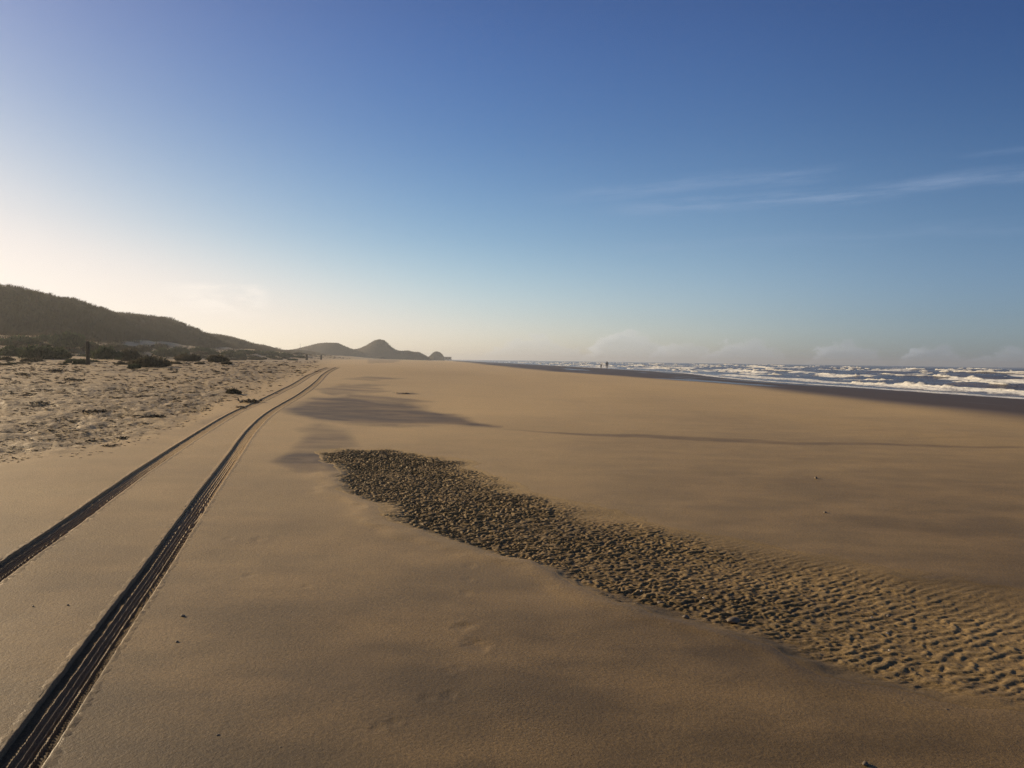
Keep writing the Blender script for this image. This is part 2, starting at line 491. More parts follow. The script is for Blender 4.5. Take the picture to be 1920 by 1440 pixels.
# ------------------------------------------------------------------ ground sheet
def build_ground():
    fine = np.linspace(R(-36), R(36), 1050)
    side = np.concatenate([np.linspace(R(36), R(60), 60)[1:], np.linspace(R(60), R(300), 60)[1:], np.linspace(R(300), R(324), 60)[1:-1]])
    az = np.concatenate([fine, side])
    rs = [0.6]
    while rs[-1] < 4900:
        r = rs[-1]
        dr = max(0.0011 * r * r / 1.65, 0.006)
        cap = 0.009 * r if 12 < r < 100 else 0.022 * r
        rs.append(r + min(dr, cap))
    rs = np.array(rs)
    print('ground grid', len(rs), len(az))
    Rg, A = np.meshgrid(rs, az, indexing='ij')
    x = (Rg * np.sin(A)).ravel(); y = (Rg * np.cos(A)).ravel()
    r = Rg.ravel()
    z0 = terrain(x, y)
    u, v, dep = project(x, y, z0)
    vis = dep > 1.0
    c = cross(x, y)
    moist_falloff = np.zeros_like(x)
    wob_u = 34 * fbm(x / 1.5, y / 3.0, 6, 41); wob_v = 7 * fbm(x / 1.5 + 7, y / 3.0, 6, 42)
    streak = 0.55 + 0.75 * np.clip(0.5 + 0.9 * fbm(x / 3.2, y / 0.9 + x / 9.0, 5, 43), 0, 1)
    for poly, soft, amt in STAINS:
        pa = np.array(poly)
        m = vis & (u > pa[:, 0].min() - 60) & (u < pa[:, 0].max() + 60) & (v > pa[:, 1].min() - 40) & (v < pa[:, 1].max() + 40)
        if not m.any(): continue
        sd = poly_sd(u[m] + wob_u[m] * min(1, soft / 13), (v[m] + wob_v[m] * min(1, soft / 13)) * 3.0, pa * np.array([1, 3.0]))
        moist_falloff[m] = np.maximum(moist_falloff[m], amt * sstep(-soft * 1.2, soft * 1.2, sd) * (streak[m] if soft != 6 else 1.0))
    # sand painted darker round the camera, standing in for brightness falloff
    light_falloff = light_falloff_at(x, y)
    moist_falloff = np.maximum(moist_falloff, light_falloff)
    sd = rip_mask(x, y)
        # rough littered strip below the dunes
    edge_px = np.interp(u, [-400, 0, 100, 230, 330, 420, 520, 600, 640], [905, 868, 858, 838, 805, 762, 722, 690, 678])
    lit = vis * sstep(6, -26, v - edge_px + 8 * fbm(x / 2, y / 4, 4, 61)) * sstep(660, 600, u)
    lit = np.where(vis & (r > 6), lit, 0)
    lit = np.maximum(lit, 0.8 * sstep(-34, -42, c))
    lit = lit * np.clip(0.75 + 0.5 * fbm(x / 3, y / 3, 3, 62), 0, 1)
    shore = sstep(13.0, 18.5, c + 4.0 * sstep(60, 140, y) + 3.0 * fbm(x / 14, y / 40, 3, 71) + 0.0)
    z = z0.copy()
    # gentle hand-sized unevenness
    k = sstep(60, 8, r)
    z += 0.006 * k * fbm(x / 0.9, y / 0.9, 3, 81)
    z += 0.075 * lit * sstep(140, 60, r) * (fbm(x / 0.7, y / 0.9, 4, 83) + 0.6 * fbm(x / 0.25, y / 0.3, 2, 84))
    # edge of the hollow that holds the ripples
    lo_, up_ = rip_edges(x, y)
    z += rip_lip(x, sd, lo_, up_) - rip_sink(sd, lo_, up_)
    # prints
    for fx, fy, s in FOOT_P:
        m = (np.abs(x - fx) < 0.5) & (np.abs(y - fy) < 0.6)
        d = np.hypot((x[m] - fx) / (s * 0.42) + 0.5 * fbm(x[m] * 22, y[m] * 22, 2, 86), (y[m] - fy) / (s * 0.6) + 0.5 * fbm(x[m] * 22 + 5, y[m] * 22, 2, 87))
        z[m] += 0.3 * s * (-0.10 * np.exp(-d ** 2) + 0.03 * np.exp(-((d - 1.6) / 0.5) ** 2))
    for pts, ss in track_paths:
        bb = (x > pts[:, 0].min() - 1) & (x < pts[:, 0].max() + 1) & (y > pts[:, 1].min() - 1) & (y < pts[:, 1].max() + 1)
        d = dist_to_line(x[bb], y[bb], pts)
        z[bb] -= 0.10 * sstep(TRW / 2 + 0.010, TRW / 2 - 0.012, d)
    nr, na = len(rs), len(az)
    verts = np.stack([x, y, z], 1)
    f = grid_faces(nr, na, wrap=True)
    # close the small hole under the camera
    cen = len(verts)
    verts = np.concatenate([verts, [[0, 0, 0.0]]])
    tri = np.stack([np.full(na, cen), (np.arange(na) + 1) % na, np.arange(na)], 1)
    ap = lambda a: np.concatenate([a, [a[0]]])
    # azimuth runs clockwise, so flip for upward normals
    o = mesh_from('beach', verts, [f[:, ::-1], tri[:, ::-1]], M['sand'], attrs={'moist_falloff': ap(moist_falloff), 'litter': ap(lit), 'shore': ap(shore)})
    tag(o, kind='structure', label='wide pale sand beach running from the dunes to the sea')
    return o

def build_ripples():
    s = 0.0078
    lo, hi = RIP.min(0) - 0.6, RIP.max(0) + 0.6
    hi = np.minimum(hi, [7.5, 20])
    xs = np.arange(lo[0], hi[0], s); ys = np.arange(lo[1], hi[1], s * 1.1)
    X, Y = np.meshgrid(xs, ys)
    sd = rip_mask(X.ravel(), Y.ravel()).reshape(X.shape)
    keep = sd > -0.12
    x = X.ravel(); y = Y.ravel(); sdr = sd.ravel()
    zb = terrain(x, y) + 0.006 * fbm(x / 0.9, y / 0.9, 3, 81)
    lo_, up_ = rip_edges(x, y)
    m = sstep(-0.02, 0.22, sdr + 0.10 * fbm(x * 3, y * 3, 3, 90)) * (0.10 + 0.90 * sstep(-0.1, 1.0, (up_ + 0.35 * fbm(x * 2, y * 2, 3, 91)) / np.interp(x, [-2.5, -0.5, 1.5, 4], [0.45, 0.6, 1.0, 1.3])))
    m = m * (0.15 + 0.85 * sstep(0.0, 1.0, (lo_ + 0.2 * fbm(x * 3, y * 3, 3, 94)) / np.interp(x, [0.5, 2.0, 4.0], [0.05, 0.25, 0.45])))
    # taller and crisper in the dark tongue, lower to the right where sand has blown in
    tall = np.interp(x, [-4, -1.5, 1.5, 3.2, 7], [1.1, 1.1, 0.62, 0.30, 0.25])
    h = ripple_h(x, y)
    amp = 0.021 * tall * np.clip(1.0 + 0.5 * fbm(x / 0.8, y / 0.8, 3, 92), 0.3, 1.6)
    z = zb - rip_sink(sdr, lo_, up_) + rip_lip(x, sdr, lo_, up_) + amp * h * m + 0.007 * sstep(-0.04, 0.10, sdr) - 0.008 * sstep(0.04, -0.08, sdr)
    core = sstep(0.0, 0.3, sdr) * sstep(-0.1, 1.0, (up_ + 0.3 * fbm(x * 2, y * 2, 3, 91)) / np.interp(x, [-2.5, 0.5, 4], [0.45, 0.8, 1.2]))
    dm = light_falloff_at(x, y)  # same painted falloff as the beach sheet, so the edges meet
    moist_falloff = dm + core * (np.interp(x, [-4, 0.5, 2.5, 4, 7], [1.0, 1.0, 0.9, 0.8, 0.75]) - 0.15 * h * m - dm)
    q = grid_faces(len(ys), len(xs))
    k = keep.ravel()
    q = q[k[q].all(1)]
    used = np.unique(q); remap = np.full(len(x), -1); remap[used] = np.arange(len(used))
    o = mesh_from('rippled_sand', np.stack([x, y, z], 1)[used], remap[q], M['ripple'], attrs={'moist_falloff': moist_falloff[used]})
    print('ripple verts', len(used))
    tag(o, kind='structure', label='dark tongue of knobbly wind rippled wet sand')
    return o

def build_tracks():
    names = ['deep ribbed tyre track nearer to the rippled sand', 'ribbed tyre track nearer to the dune shrubs']
    for (pts, ss), lab in zip(track_paths, names):
        T = np.gradient(pts, axis=0); T /= np.linalg.norm(T, axis=1)[:, None]
        Nn = np.stack([T[:, 1], -T[:, 0]], 1)            # to the right
        w = np.unique(np.concatenate([np.linspace(-0.16, -0.10, 10), np.linspace(-0.10, 0.10, 81), np.linspace(0.10, 0.16, 10)]))
        X = pts[:, 0][:, None] + Nn[:, 0][:, None] * w[None]; Y = pts[:, 1][:, None] + Nn[:, 1][:, None] * w[None]
        S = np.broadcast_to(ss[:, None], X.shape); W = np.broadcast_to(w[None], X.shape)
        rr = np.hypot(X, Y)
        zb = terrain(X, Y) + 0.006 * sstep(60, 8, rr) * fbm(X / 0.9, Y / 0.9, 3, 81)
        edge = 0.099 + 0.0025 * fbm(S / 0.09, np.sign(W) * 3.0 + 0 * S, 3, 101)       # crumbly lips
        q = np.abs(W) / edge
        deep = 0.031 - 0.011 * sstep(6, 20, rr)
        prof = -deep * sstep(1.0, 0.91, q)
        lip = 0.0012 * np.exp(-((np.abs(W) - 0.107) / 0.009) ** 2) * (0.9 + 0.3 * vnoise(S / 0.06, np.sign(W) * 5 + 0 * S, 102))
        lip = lip * np.where(W > 0, 0.8, 0.0)
        ribs = 0
        for cx in (-0.040, -0.008, 0.020, 0.047):
            br = 0.75 + 0.25 * sstep(0.2, 0.5, vnoise(S / 0.05, 0 * S + cx * 400, 103))
            ribs = ribs + 0.014 * br * np.exp(-((W - cx) / 0.0042) ** 2)
        lug = 0.011 * (0.5 + 0.5 * np.sin((S + W * 0.35) * 2 * np.pi / 0.026)) * (sstep(0.03, 0.045, np.abs(W + 0.005)) * sstep(0.096, 0.085, np.abs(W)))
        inner = sstep(0.1, 0.09, np.abs(W))
        z = zb + prof + lip + (ribs + lug) * inner * (0.15 + 0.85 * sstep(15, 7, rr)) - 0.004 * sstep(0.118, 0.158, np.abs(W)) + 0.001 + 0.0004 * np.maximum(0, rr - 8)
        z += 0.003 * fbm(X / 0.05, Y / 0.05, 2, 105)
        verts = np.stack([X, Y, z], -1).reshape(-1, 3)
        f = grid_faces(len(pts), len(w))
        o = mesh_from('tyre_track', verts, f[:, ::-1], [M['track'], M['sand']], attrs={'moist_falloff': light_falloff_at(X.ravel(), Y.ravel()), 'far_pale': 0.85 * sstep(4, 14, rr.ravel())})
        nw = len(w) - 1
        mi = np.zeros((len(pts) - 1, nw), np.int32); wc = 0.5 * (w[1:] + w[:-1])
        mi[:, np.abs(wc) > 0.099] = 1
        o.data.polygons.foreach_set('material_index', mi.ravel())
        tag(o, kind='structure', label=lab)

# ------------------------------------------------------------------ dune ridge and far hills
def ridge_z(x, y):
    c = cross(x, y)
    H = crest_h(y) + 0.035 * crest_h(y) * fbm(y / 10.0, y * 0 + 8.0, 4, 205)
    cc = c + 4.5 * fbm(y / 38.0, y * 0 + 3.0, 3, 201)
    foot, crest = -57.0, CREST_C
    t = np.clip((foot - cc) / (foot - crest), 0, 1)
    front = np.where(t < 1, t ** 1.15 * (1.25 - 0.25 * t), 1.0)
    back = 1 - 0.45 * sstep(crest - 2, crest - 45, cc)
    base = 2.0 * np.clip(H / 13, 0.15, 1)
    z = base * 0.6 + (H - base * 0.6 - 0.35) * front * back
    lump = (0.10 * H) * fbm(x / 11.0, y / 11.0, 4, 203) * np.clip(t * 2, 0, 1) * np.where(cc > crest + 3, 1, 0.25)
    z = z + lump - 1.6 * sstep(-58.5, -54, c)
    return z

def build_ridge():
    ys = np.concatenate([np.linspace(-60, 90, 60), np.linspace(91, 620, 420)])
    cs = np.concatenate([np.linspace(-54, -86, 80), np.linspace(-88, -150, 24)])
    Yg, Cg = np.meshgrid(ys, cs, indexing='ij')
    X = Cg - 0.1 * np.maximum(0, Yg - 60)
    z = ridge_z(X, Yg)
    o = mesh_from('dune_ridge', np.stack([X, Yg, z], -1).reshape(-1, 3), grid_faces(len(ys), len(cs)), M['dune'])
    tag(o, kind='structure', label='long high dune ridge covered in marram grass')

def blades_mesh(name, P, H, n, spread, mat, width=0.03, lean=0.5, parent=None, wind=(0.35, -0.1), tone=None, seed=0):
    """grass tufts: n curved two-segment blades at each root"""
    rng = np.random.default_rng(seed)
    k = len(P); N = k * n
    root = np.repeat(P, n, 0); h = np.repeat(H, n) * rng.uniform(0.55, 1.1, N)
    ang = rng.uniform(0, 2 * np.pi, N); sp = np.repeat(spread, n) if np.ndim(spread) else spread
    rad = np.sqrt(rng.uniform(0, 1, N)) * sp
    root = root + np.stack([np.cos(ang) * rad, np.sin(ang) * rad, 0 * rad], 1)
    ld = np.stack([np.cos(ang) * lean * rng.uniform(0.2, 1, N) + wind[0], np.sin(ang) * lean * rng.uniform(0.2, 1, N) + wind[1]], 1) * h[:, None]
    mid = root + np.c_[ld * 0.35, h * 0.62]; tip = root + np.c_[ld, h * 0.95]
    a2 = rng.uniform(0, np.pi, N)
    wv = np.stack([np.cos(a2), np.sin(a2), 0 * a2], 1) * (width * np.repeat(H, n) / max(float(np.mean(H)), 1e-6))[:, None]
    V = np.stack([root - wv * 0.5 - [0, 0, .05], root + wv * 0.5 - [0, 0, .05], mid + wv * 0.4, mid - wv * 0.4, tip], 1).reshape(-1, 3)
    b = np.arange(N)[:, None] * 5
    q = b + np.array([[0, 1, 2, 3]]); t = b + np.array([[3, 2, 4]])
    tn = np.repeat(rng.uniform(0, 1, k) if tone is None else tone, n) * 0.7 + rng.uniform(0, 0.3, N)
    return mesh_from(name, V, [q, t], mat, parent, smooth=False, attrs={'tone': np.repeat(tn, 5)})

def build_marram():
    rng = np.random.default_rng(11)
    # denser where it shows largest
    N = 26000
    y = 75 + 430 * rng.uniform(0, 1, N) ** 1.7
    c = rng.uniform(-90, -57, N)
    x = c - 0.1 * np.maximum(0, y - 60)
    keep = fbm(x / 6, y / 6, 3, 301) > -0.35
    x, y, c = x[keep], y[keep], c[keep]
    z = ridge_z(x, y)
    H = 0.55 + 0.35 * rng.uniform(0, 1, len(x))
    sc = np.clip(y / 150, 0.9, 2.4)
    tone = np.clip(0.5 + 0.7 * fbm(x / 9, y / 9, 3, 302), 0, 1)
    o = blades_mesh('marram_grass', np.stack([x, y, z], 1), H * np.where(c > -74, 1.0, 0.75), 9, 0.45 * sc, M['marram'], width=0.07, seed=12, tone=tone)
    tag(o, kind='stuff', label='windblown marram grass covering the dune ridge')
    # thinner grass between the shrubs at the foot of the ridge
    N = 5200
    y = 55 + 330 * rng.uniform(0, 1, N) ** 1.5
    c = rng.uniform(-62, -40, N)
    x = c - 0.1 * np.maximum(0, y - 60)
    keep = (fbm(x / 4, y / 6, 3, 303) > 0.0) & (rng.uniform(0, 1, N) < sstep(-38, -54, c))
    x, y = x[keep], y[keep]
    z = np.maximum(terrain(x, y), ridge_z(x, y))
    H = 0.3 + 0.3 * rng.uniform(0, 1, len(x))
    o = blades_mesh('foredune_grass', np.stack([x, y, z], 1), H, 9, 0.35, M['marram'], width=0.05, seed=13)
    tag(o, kind='stuff', label='thin grass growing between the shrubs below the ridge')

def build_hill(name, prof, dist, depth, label):
    """profile: skyline points in the photo's pixels"""
    P = []
    for px, py in prof:
        v = ray(px, py); t = dist / v[1]
        P.append((t * v[0], EYE + t * v[2]))
    P = np.array(P)
    us = np.linspace(P[0, 0], P[-1, 0], 120)
    vs = np.linspace(-1, 1, 40)
    U, V = np.meshgrid(us, vs, indexing='ij')
    top = np.interp(U, P[:, 0], P[:, 1])
    k = np.array([0.25, 0.5, 0.25])
    base = -0.6
    w = np.cos(np.clip(np.abs(V), 0, 1) * np.pi / 2) ** 0.9
    z = base + (top - base) * w
    z += 0.06 * (top - base) * fbm(U / 9, V * depth / 9, 4, 401) * w * (1 - w) * 3
    o = mesh_from(name, np.stack([U, dist + V * depth, z], -1).reshape(-1, 3), grid_faces(120, 40)[:, ::-1], M['hill'])
    tag(o, kind='structure', label=label)
    # ragged grass on it
    rng = np.random.default_rng(int(dist))
    n = 1500
    u = rng.uniform(P[0, 0], P[-1, 0], n); vv = rng.uniform(-0.6, 0.3, n)
    tz = np.interp(u, P[:, 0], P[:, 1]); w = np.cos(np.abs(vv) * np.pi / 2) ** 0.9
    return np.stack([u, dist + vv * depth, base + (tz - base) * w - 0.2], 1)

def build_far():
    G = []
    G.append(build_hill('far_dune', [(500, 668), (540, 657), (560, 654), (580, 649), (600, 643.5), (614, 642.5), (632, 643), (645, 649), (660, 655), (690, 664), (715, 670)], 620, 45, 'low flat topped far dune beside the pointed one'))
    G.append(build_hill('pointed_dune', [(630, 668), (655, 657), (677, 653), (690, 647), (704, 638), (712, 636), (720, 638), (730, 648.5), (743, 657), (752, 658), (765, 657.5), (775, 660), (785, 660), (795, 666), (803, 671)], 680, 40, 'pointed dark far dune rising highest at the end of the beach'))
    G.append(build_hill('small_dune', [(800, 672), (808, 667), (813, 661.5), (818, 659), (824, 661), (828, 665), (832, 671)], 820, 14, 'tiny dark knoll beyond the pointed dune'))
    pts = np.concatenate(G)
    o = blades_mesh('far_dune_grass', pts, np.full(len(pts), 0.5), 6, 1.0, M['marram'], width=0.2, seed=15)
    tag(o, kind='stuff', label='grass cover on the far dunes')

# ------------------------------------------------------------------ sea
SEA = -0.9
def swell(x, y):
    c = shore_c(x, y)
    z = np.zeros_like(x)
    cw = c + 5.0 * fbm(y / 60, c / 90, 3, 501)
    for k, (c0, wd, h) in enumerate(BREAK):
        n = 0.55 + 0.9 * vnoise(y / 22.0, 0 * y + k * 3.7, 510 + k)
        z += h * n * np.exp(-((cw - c0) / wd) ** 2)
    z += 0.22 * fbm(x / 5, y / 9, 4, 520) * sstep(40, 60, c)
    z += 0.05 * fbm(x / 1.6, y / 2.2, 3, 521)
    z *= sstep(34, 48, c) * 0.96 + 0.04
    return z

BREAK = [(48, 2.2, 0.30), (58, 2.6, 0.42), (67, 2.8, 0.5), (79, 3.2, 0.6), (92, 3.6, 0.7), (108, 4.2, 0.8), (128, 5, 0.9), (152, 6, 0.95), (185, 7, 1.0), (225, 8, 1.05), (275, 10, 1.05), (330, 12, 1.05), (400, 14, 1.0), (500, 16, 1.0)]

def build_sea():
    az = np.concatenate([np.linspace(R(-6), R(40), 620), np.linspace(R(40.5), R(120), 60)])
    r = [24.0]
    while r[-1] < 4700: r.append(r[-1] * (1.0085 if r[-1] < 600 else 1.02))
    r = np.array(r)
    Rg, A = np.meshgrid(r, az, indexing='ij')
    x = Rg * np.sin(A); y = Rg * np.cos(A)
    c = shore_c(x, y)
    z = SEA + swell(x, y)
    edge = c + 2.2 * fbm(x / 6, y / 14, 3, 530)
    f = grid_faces(len(r), len(az))[:, ::-1]
    keep = (c.ravel() > 28)
    f = f[keep[f].all(1)]
    # foam: the swash lip, lace between breakers
    foam = np.zeros_like(x)
    for k, (c0, wd, h) in enumerate(BREAK):
        cw = c + 5.0 * fbm(y / 60, c / 90, 3, 501)
        on = sstep(0.46, 0.72, vnoise(y / 26.0, 0 * y + k * 5.1, 540 + k))
        foam = np.maximum(foam, on * 0.85 * np.exp(-((cw - c0 + wd * 0.5) / (wd * 1.1)) ** 2))
    foam = np.maximum(foam, 0.26 * sstep(40, 56, c) * sstep(130, 80, c))
    gz = terrain(x, y)
    dep = SEA + 0 * gz - gz
    foam = np.maximum(foam, 0.95 * np.exp(-((dep - 0.06) / 0.07) ** 2))
    foam *= sstep(900, 300, Rg)
    depth = sstep(0.05, 0.7, dep)
    used = np.unique(f); remap = np.full(x.size, -1); remap[used] = np.arange(len(used))
    V = np.stack([x, y, z], -1).reshape(-1, 3)
    o = mesh_from('sea', V[used], remap[f], M['water'], attrs={'foam': foam.ravel()[used], 'depth': depth.ravel()[used]})
    tag(o, kind='structure', label='rough grey blue sea with rows of breakers')

def build_foam():
    Vs, Fs = [], []; off = 0
    na = 9
    ph = np.linspace(0, np.pi, na)
    for k, (c0, wd, h) in enumerate(BREAK):
        if c0 > 340: continue
        y = np.arange(20, 900, 0.33 if c0 < 110 else 0.7)
        # keep to what lies ahead
        on = sstep(0.36, 0.80, vnoise(y / (15.0 + 0.05 * c0), 0 * y + k * 5.1, 540 + k)) * sstep(0.12, 0.62, vnoise(y / 3.2, 0 * y + k, 560 + k))
        hh = (0.13 + 0.28 * h) * on * (0.45 + 0.8 * vnoise(y / 2.3, 0 * y + k * 2.2, 570 + k)) * (0.6 + 0.6 * vnoise(y / 0.8, 0 * y + k, 580 + k))
        cc = np.full_like(y, float(c0))
        # shift so that c + warp = c0
        for _ in range(6):
            cc = c0 - 5.0 * fbm(y / 60, cc / 90, 3, 501)
        cc = cc - wd * 0.35
        x = cc + shore_shift(y) - 0.1 * np.maximum(0, y - 60)
        zs = SEA + swell(x, y)
        rows = []
        for p in ph:
            ax = np.cos(p) * hh * 1.9
            az_ = np.sin(p) * hh
            jx = 0.45 * hh * (vnoise(y / 0.6, 0 * y + p * 3, 590 + k) + 0.5 * vnoise(y / 0.34, 0 * y + p * 5, 591 + k) - 0.75) * 2
            jz = 0.6 * hh * np.sin(p) * (vnoise(y / 0.7 + 5, 0 * y + p * 2.3, 595 + k) + 0.5 * vnoise(y / 0.34 + 5, 0 * y + p * 4.3, 596 + k) - 0.6) * 2
            rows.append(np.stack([x + ax + jx, y + 0.3 * jx, zs - 0.06 + az_ + jz - 0.5 * (hh < 0.03)], 1))
        V = np.stack(rows, 1)                      # (ny, na, 3)
        f = grid_faces(len(y), na)
        live = np.repeat(hh > 0.03, na)
        f = f[live[f].all(1)]
        used = np.unique(f)
        if len(used) == 0: continue
        remap = np.full(len(y) * na, -1); remap[used] = np.arange(len(used))
        Vs.append(V.reshape(-1, 3)[used]); Fs.append(remap[f] + off); off += len(used)
    # low lip of foam where the swash ends
    o = mesh_from('surf_foam', np.concatenate(Vs), np.concatenate(Fs), M['foam'])
    tag(o, kind='stuff', label='white foam tumbling along the rows of breakers')

# ------------------------------------------------------------------ shrubs
def make_foliage(name, rng, n, mat, parent, leaf=0.13, spiky=0.3):
    """low mound about 2 m across and 0.6 m high, built of leaf-sized faces in clumps"""
    nc = 34
    ca = rng.uniform(0, 2 * np.pi, nc); cr = np.sqrt(rng.uniform(0, 1, nc)) * 0.85
    cx = np.cos(ca) * cr; cy = np.sin(ca) * cr * 0.8
    top = (0.62 - 0.42 * cr ** 2) * rng.uniform(0.6, 1.15, nc)
    idx = rng.integers(0, nc, n)
    d = rng.normal(0, 1, (n, 3)); d /= np.linalg.norm(d, axis=1)[:, None]
    rad = rng.uniform(0.35, 1, n) ** 0.5
    R3 = np.stack([0.26 * np.ones(n), 0.24 * np.ones(n), 0.5 * top[idx]], 1)
    P = np.stack([cx[idx], cy[idx], top[idx] * 0.5], 1) + d * rad[:, None] * R3
    P[:, 2] = np.abs(P[:, 2]) + 0.0
    up = np.stack([d[:, 0] * 0.7 + rng.normal(0, .3, n) + 0.25, d[:, 1] * 0.7 + rng.normal(0, .3, n), 0.55 + spiky + rng.normal(0, .25, n)], 1)
    up /= np.linalg.norm(up, axis=1)[:, None]
    side = np.cross(up, rng.normal(0, 1, (n, 3))); side /= np.linalg.norm(side, axis=1)[:, None]
    L = leaf * rng.uniform(0.6, 1.3, n)[:, None]; W = L * 0.32
    V = np.stack([P, P + up * L * 0.5 + side * W, P + up * L, P + up * L * 0.5 - side * W], 1).reshape(-1, 3)
    f = np.arange(n)[:, None] * 4 + np.arange(4)[None]
    tn = np.clip(rng.uniform(0, 1, nc)[idx] * 0.7 + rng.uniform(0, .3, n), 0, 1)
    return mesh_from(name, V, f, mat, parent, smooth=False, attrs={'tone': np.repeat(tn, 4)})

def tube(path, r0, r1, seg=6):
    """verts, faces of a tapered tube along path (n,3)"""
    path = np.asarray(path, float); n = len(path)
    T = np.gradient(path, axis=0); T /= np.linalg.norm(T, axis=1)[:, None]
    ref = np.array([0.3, 0.9, 0.2])
    A = np.cross(T, ref); A /= np.linalg.norm(A, axis=1)[:, None]; B = np.cross(T, A)
    rr = np.linspace(r0, r1, n)
    ph = np.arange(seg) / seg * 2 * np.pi
    V = path[:, None] + rr[:, None, None] * (A[:, None] * np.cos(ph)[None, :, None] + B[:, None] * np.sin(ph)[None, :, None])
    V = V.reshape(-1, 3)
    return V, grid_faces(n, seg, wrap=True)

def make_stems(name, rng, parent, n=16):
    Vs, Fs, off = [], [], 0
    for i in range(n):
        a = rng.uniform(0, 2 * np.pi); r = rng.uniform(0.1, 0.75)
        p0 = np.array([math.cos(a) * r * 0.4, math.sin(a) * r * 0.4, -0.12])
        p2 = np.array([math.cos(a) * r * 1.1, math.sin(a) * r * 0.9, rng.uniform(0.25, 0.55) * (1.2 - r)])
        p1 = 0.5 * (p0 + p2) + rng.normal(0, .06, 3) + [0, 0, .05]
        V, F = tube([p0, 0.5 * (p0 + p1), p1, 0.5 * (p1 + p2), p2], 0.02, 0.006, 5)
        Vs.append(V); Fs.append(F + off); off += len(V)
    return mesh_from(name, np.concatenate(Vs), np.concatenate(Fs), M['stem'], parent)

SHRUBS = [  # base px, base py, width px, height px, brown?, label
    (24, 668, 64, 22, 0, 'dark green shrub furthest along the bank from the beach post'),
    (80, 673, 96, 30, 0, 'widest dark green shrub on the bank beside the beach post'),
    (128, 652, 66, 34, 0, 'tall rounded shrub standing against the ridge above the beach post'),
    (198, 674, 56, 28, 0, 'dark shrub just past the beach post'),
    (150, 683, 26, 13, 0, 'small grey green tuft at the foot of the beach post'),
    (242, 674, 44, 26, 1, 'brown shrub below the bare pale patch of the bank'),
    (284, 688, 78, 24, 1, 'wide dark brown shrub lowest on the bank, spilling towards the rough sand'),
    (252, 691, 26, 12, 0, 'little dark green shrub by itself in front of the bank'),
    (308, 670, 40, 20, 0, 'green shrub behind the wide dark brown one'),
    (352, 677, 50, 18, 1, 'low brown shrub between two pale sand patches'),
    (376, 664, 42, 16, 0, 'deep green shrub at the foot of the ridge where it turns lower'),
    (408, 679, 40, 18, 1, 'dark shrub with pale sand showing either side of it'),
    (425, 683, 22, 9, 1, 'small dark shrub at the front of the bank'),
    (330, 683, 26, 8, 1, 'flat brown shrub on the front edge of the bank'),
    (450, 673, 26, 14, 0, 'round dark shrub next to a patch of white sand'),
    (477, 672, 24, 7, 1, 'flat dark shrub on the thinning end of the bank'),
    (500, 667, 60, 11, 0, 'long low shrub near the far end of the bank'),
    (530, 670, 44, 11, 0, 'dark low shrub at the far end of the bank'),
    (437, 739, 30, 15, 1, 'dark tangled shrub alone on the rough sand near the tyre track'),
    (216, 656, 40, 14, 1, None), (40, 645, 60, 18, 0, None), (84, 640, 44, 14, 0, None), (8, 648, 40, 16, 0, None), (265, 660, 44, 15, 1, None), (300, 655, 36, 12, 1, None),
    (335, 662, 40, 13, 0, None), (395, 666, 40, 13, 0, None), (430, 668, 40, 13, 0, None), (460, 664, 40, 10, 0, None), (560, 671, 26, 6, 0, None), (175, 660, 44, 18, 1, None),
    (345, 670, 30, 12, 0, None), (12, 676, 30, 10, 1, None), (60, 678, 40, 9, 1, None), (228, 684, 26, 8, 1, None), (375, 683, 24, 7, 1, None), (112, 664, 34, 14, 0, None), (490, 674, 22, 6, 1, None),
]

def place_px(px, py):
    """point on the ground or on the ridge, whichever the view meets first"""
    v = ray(px, py)
    ts = np.geomspace(3, 900, 3000); P = ts[:, None] * v[None]
    zt = terrain(P[:, 0], P[:, 1]); cc = cross(P[:, 0], P[:, 1])
    zr = np.where((cc < -55) & (cc > -150), ridge_z(P[:, 0], P[:, 1]), -9)
    zz = np.maximum(zt, zr)
    b = (EYE + P[:, 2]) < zz
    i = int(np.argmax(b)) if b.any() else 1500
    return P[i, 0], P[i, 1], float(zz[i])

def build_shrubs():
    rng = np.random.default_rng(21)
    protos = []
    for i in range(5):
        mat = M['shrub'] if i < 3 else M['shrub_brown']
        e = empty('dune_shrub', (0, 0, 0))
        make_foliage('foliage', rng, 2600, mat, e, leaf=0.15, spiky=0.2 + 0.2 * (i % 2))
        make_stems('stem', rng, e)
        protos.append([e, False])
    cnt = 0
    extra = []
    while len(extra) < 120:
        px = rng.uniform(-30, 560); t = px / 560
        py = rng.uniform(638 + 26 * min(1, max(0, t)), 686 - 9 * t)
        if len(extra) % 5 == 0: px = rng.uniform(-330, -30); py = rng.uniform(640, 690)
        extra.append((px, py, rng.uniform(16, 46) * (1 - 0.4 * t), rng.uniform(5, 11) * (1 - 0.35 * t), int(rng.uniform() < 0.5), None))
    for (px, py, wpx, hpx, br, lab) in SHRUBS + extra:
        x, y, z = place_px(px, py)
        pr = protos[3 + cnt % 2] if br else protos[cnt % 3]
        cnt += 1
        if pr[1]: o = copy_tree(pr[0])
        else: o = pr[0]; pr[1] = True
        o.location = (x, y, z - 0.05)
        s = wpx / FPX * y / 2.1; h = hpx / FPX * y / 0.72
        o.rotation_euler = (0, 0, random.uniform(0, 6.28)); o.scale = (s, s, h)
        if lab is None:
            lab = 'brownish shrub growing among others on the bank under the ridge' if br else 'dark green shrub growing among others on the bank under the ridge'
        tag(o, lab, 'shrub', 'shrubs on the bank below the dune ridge')

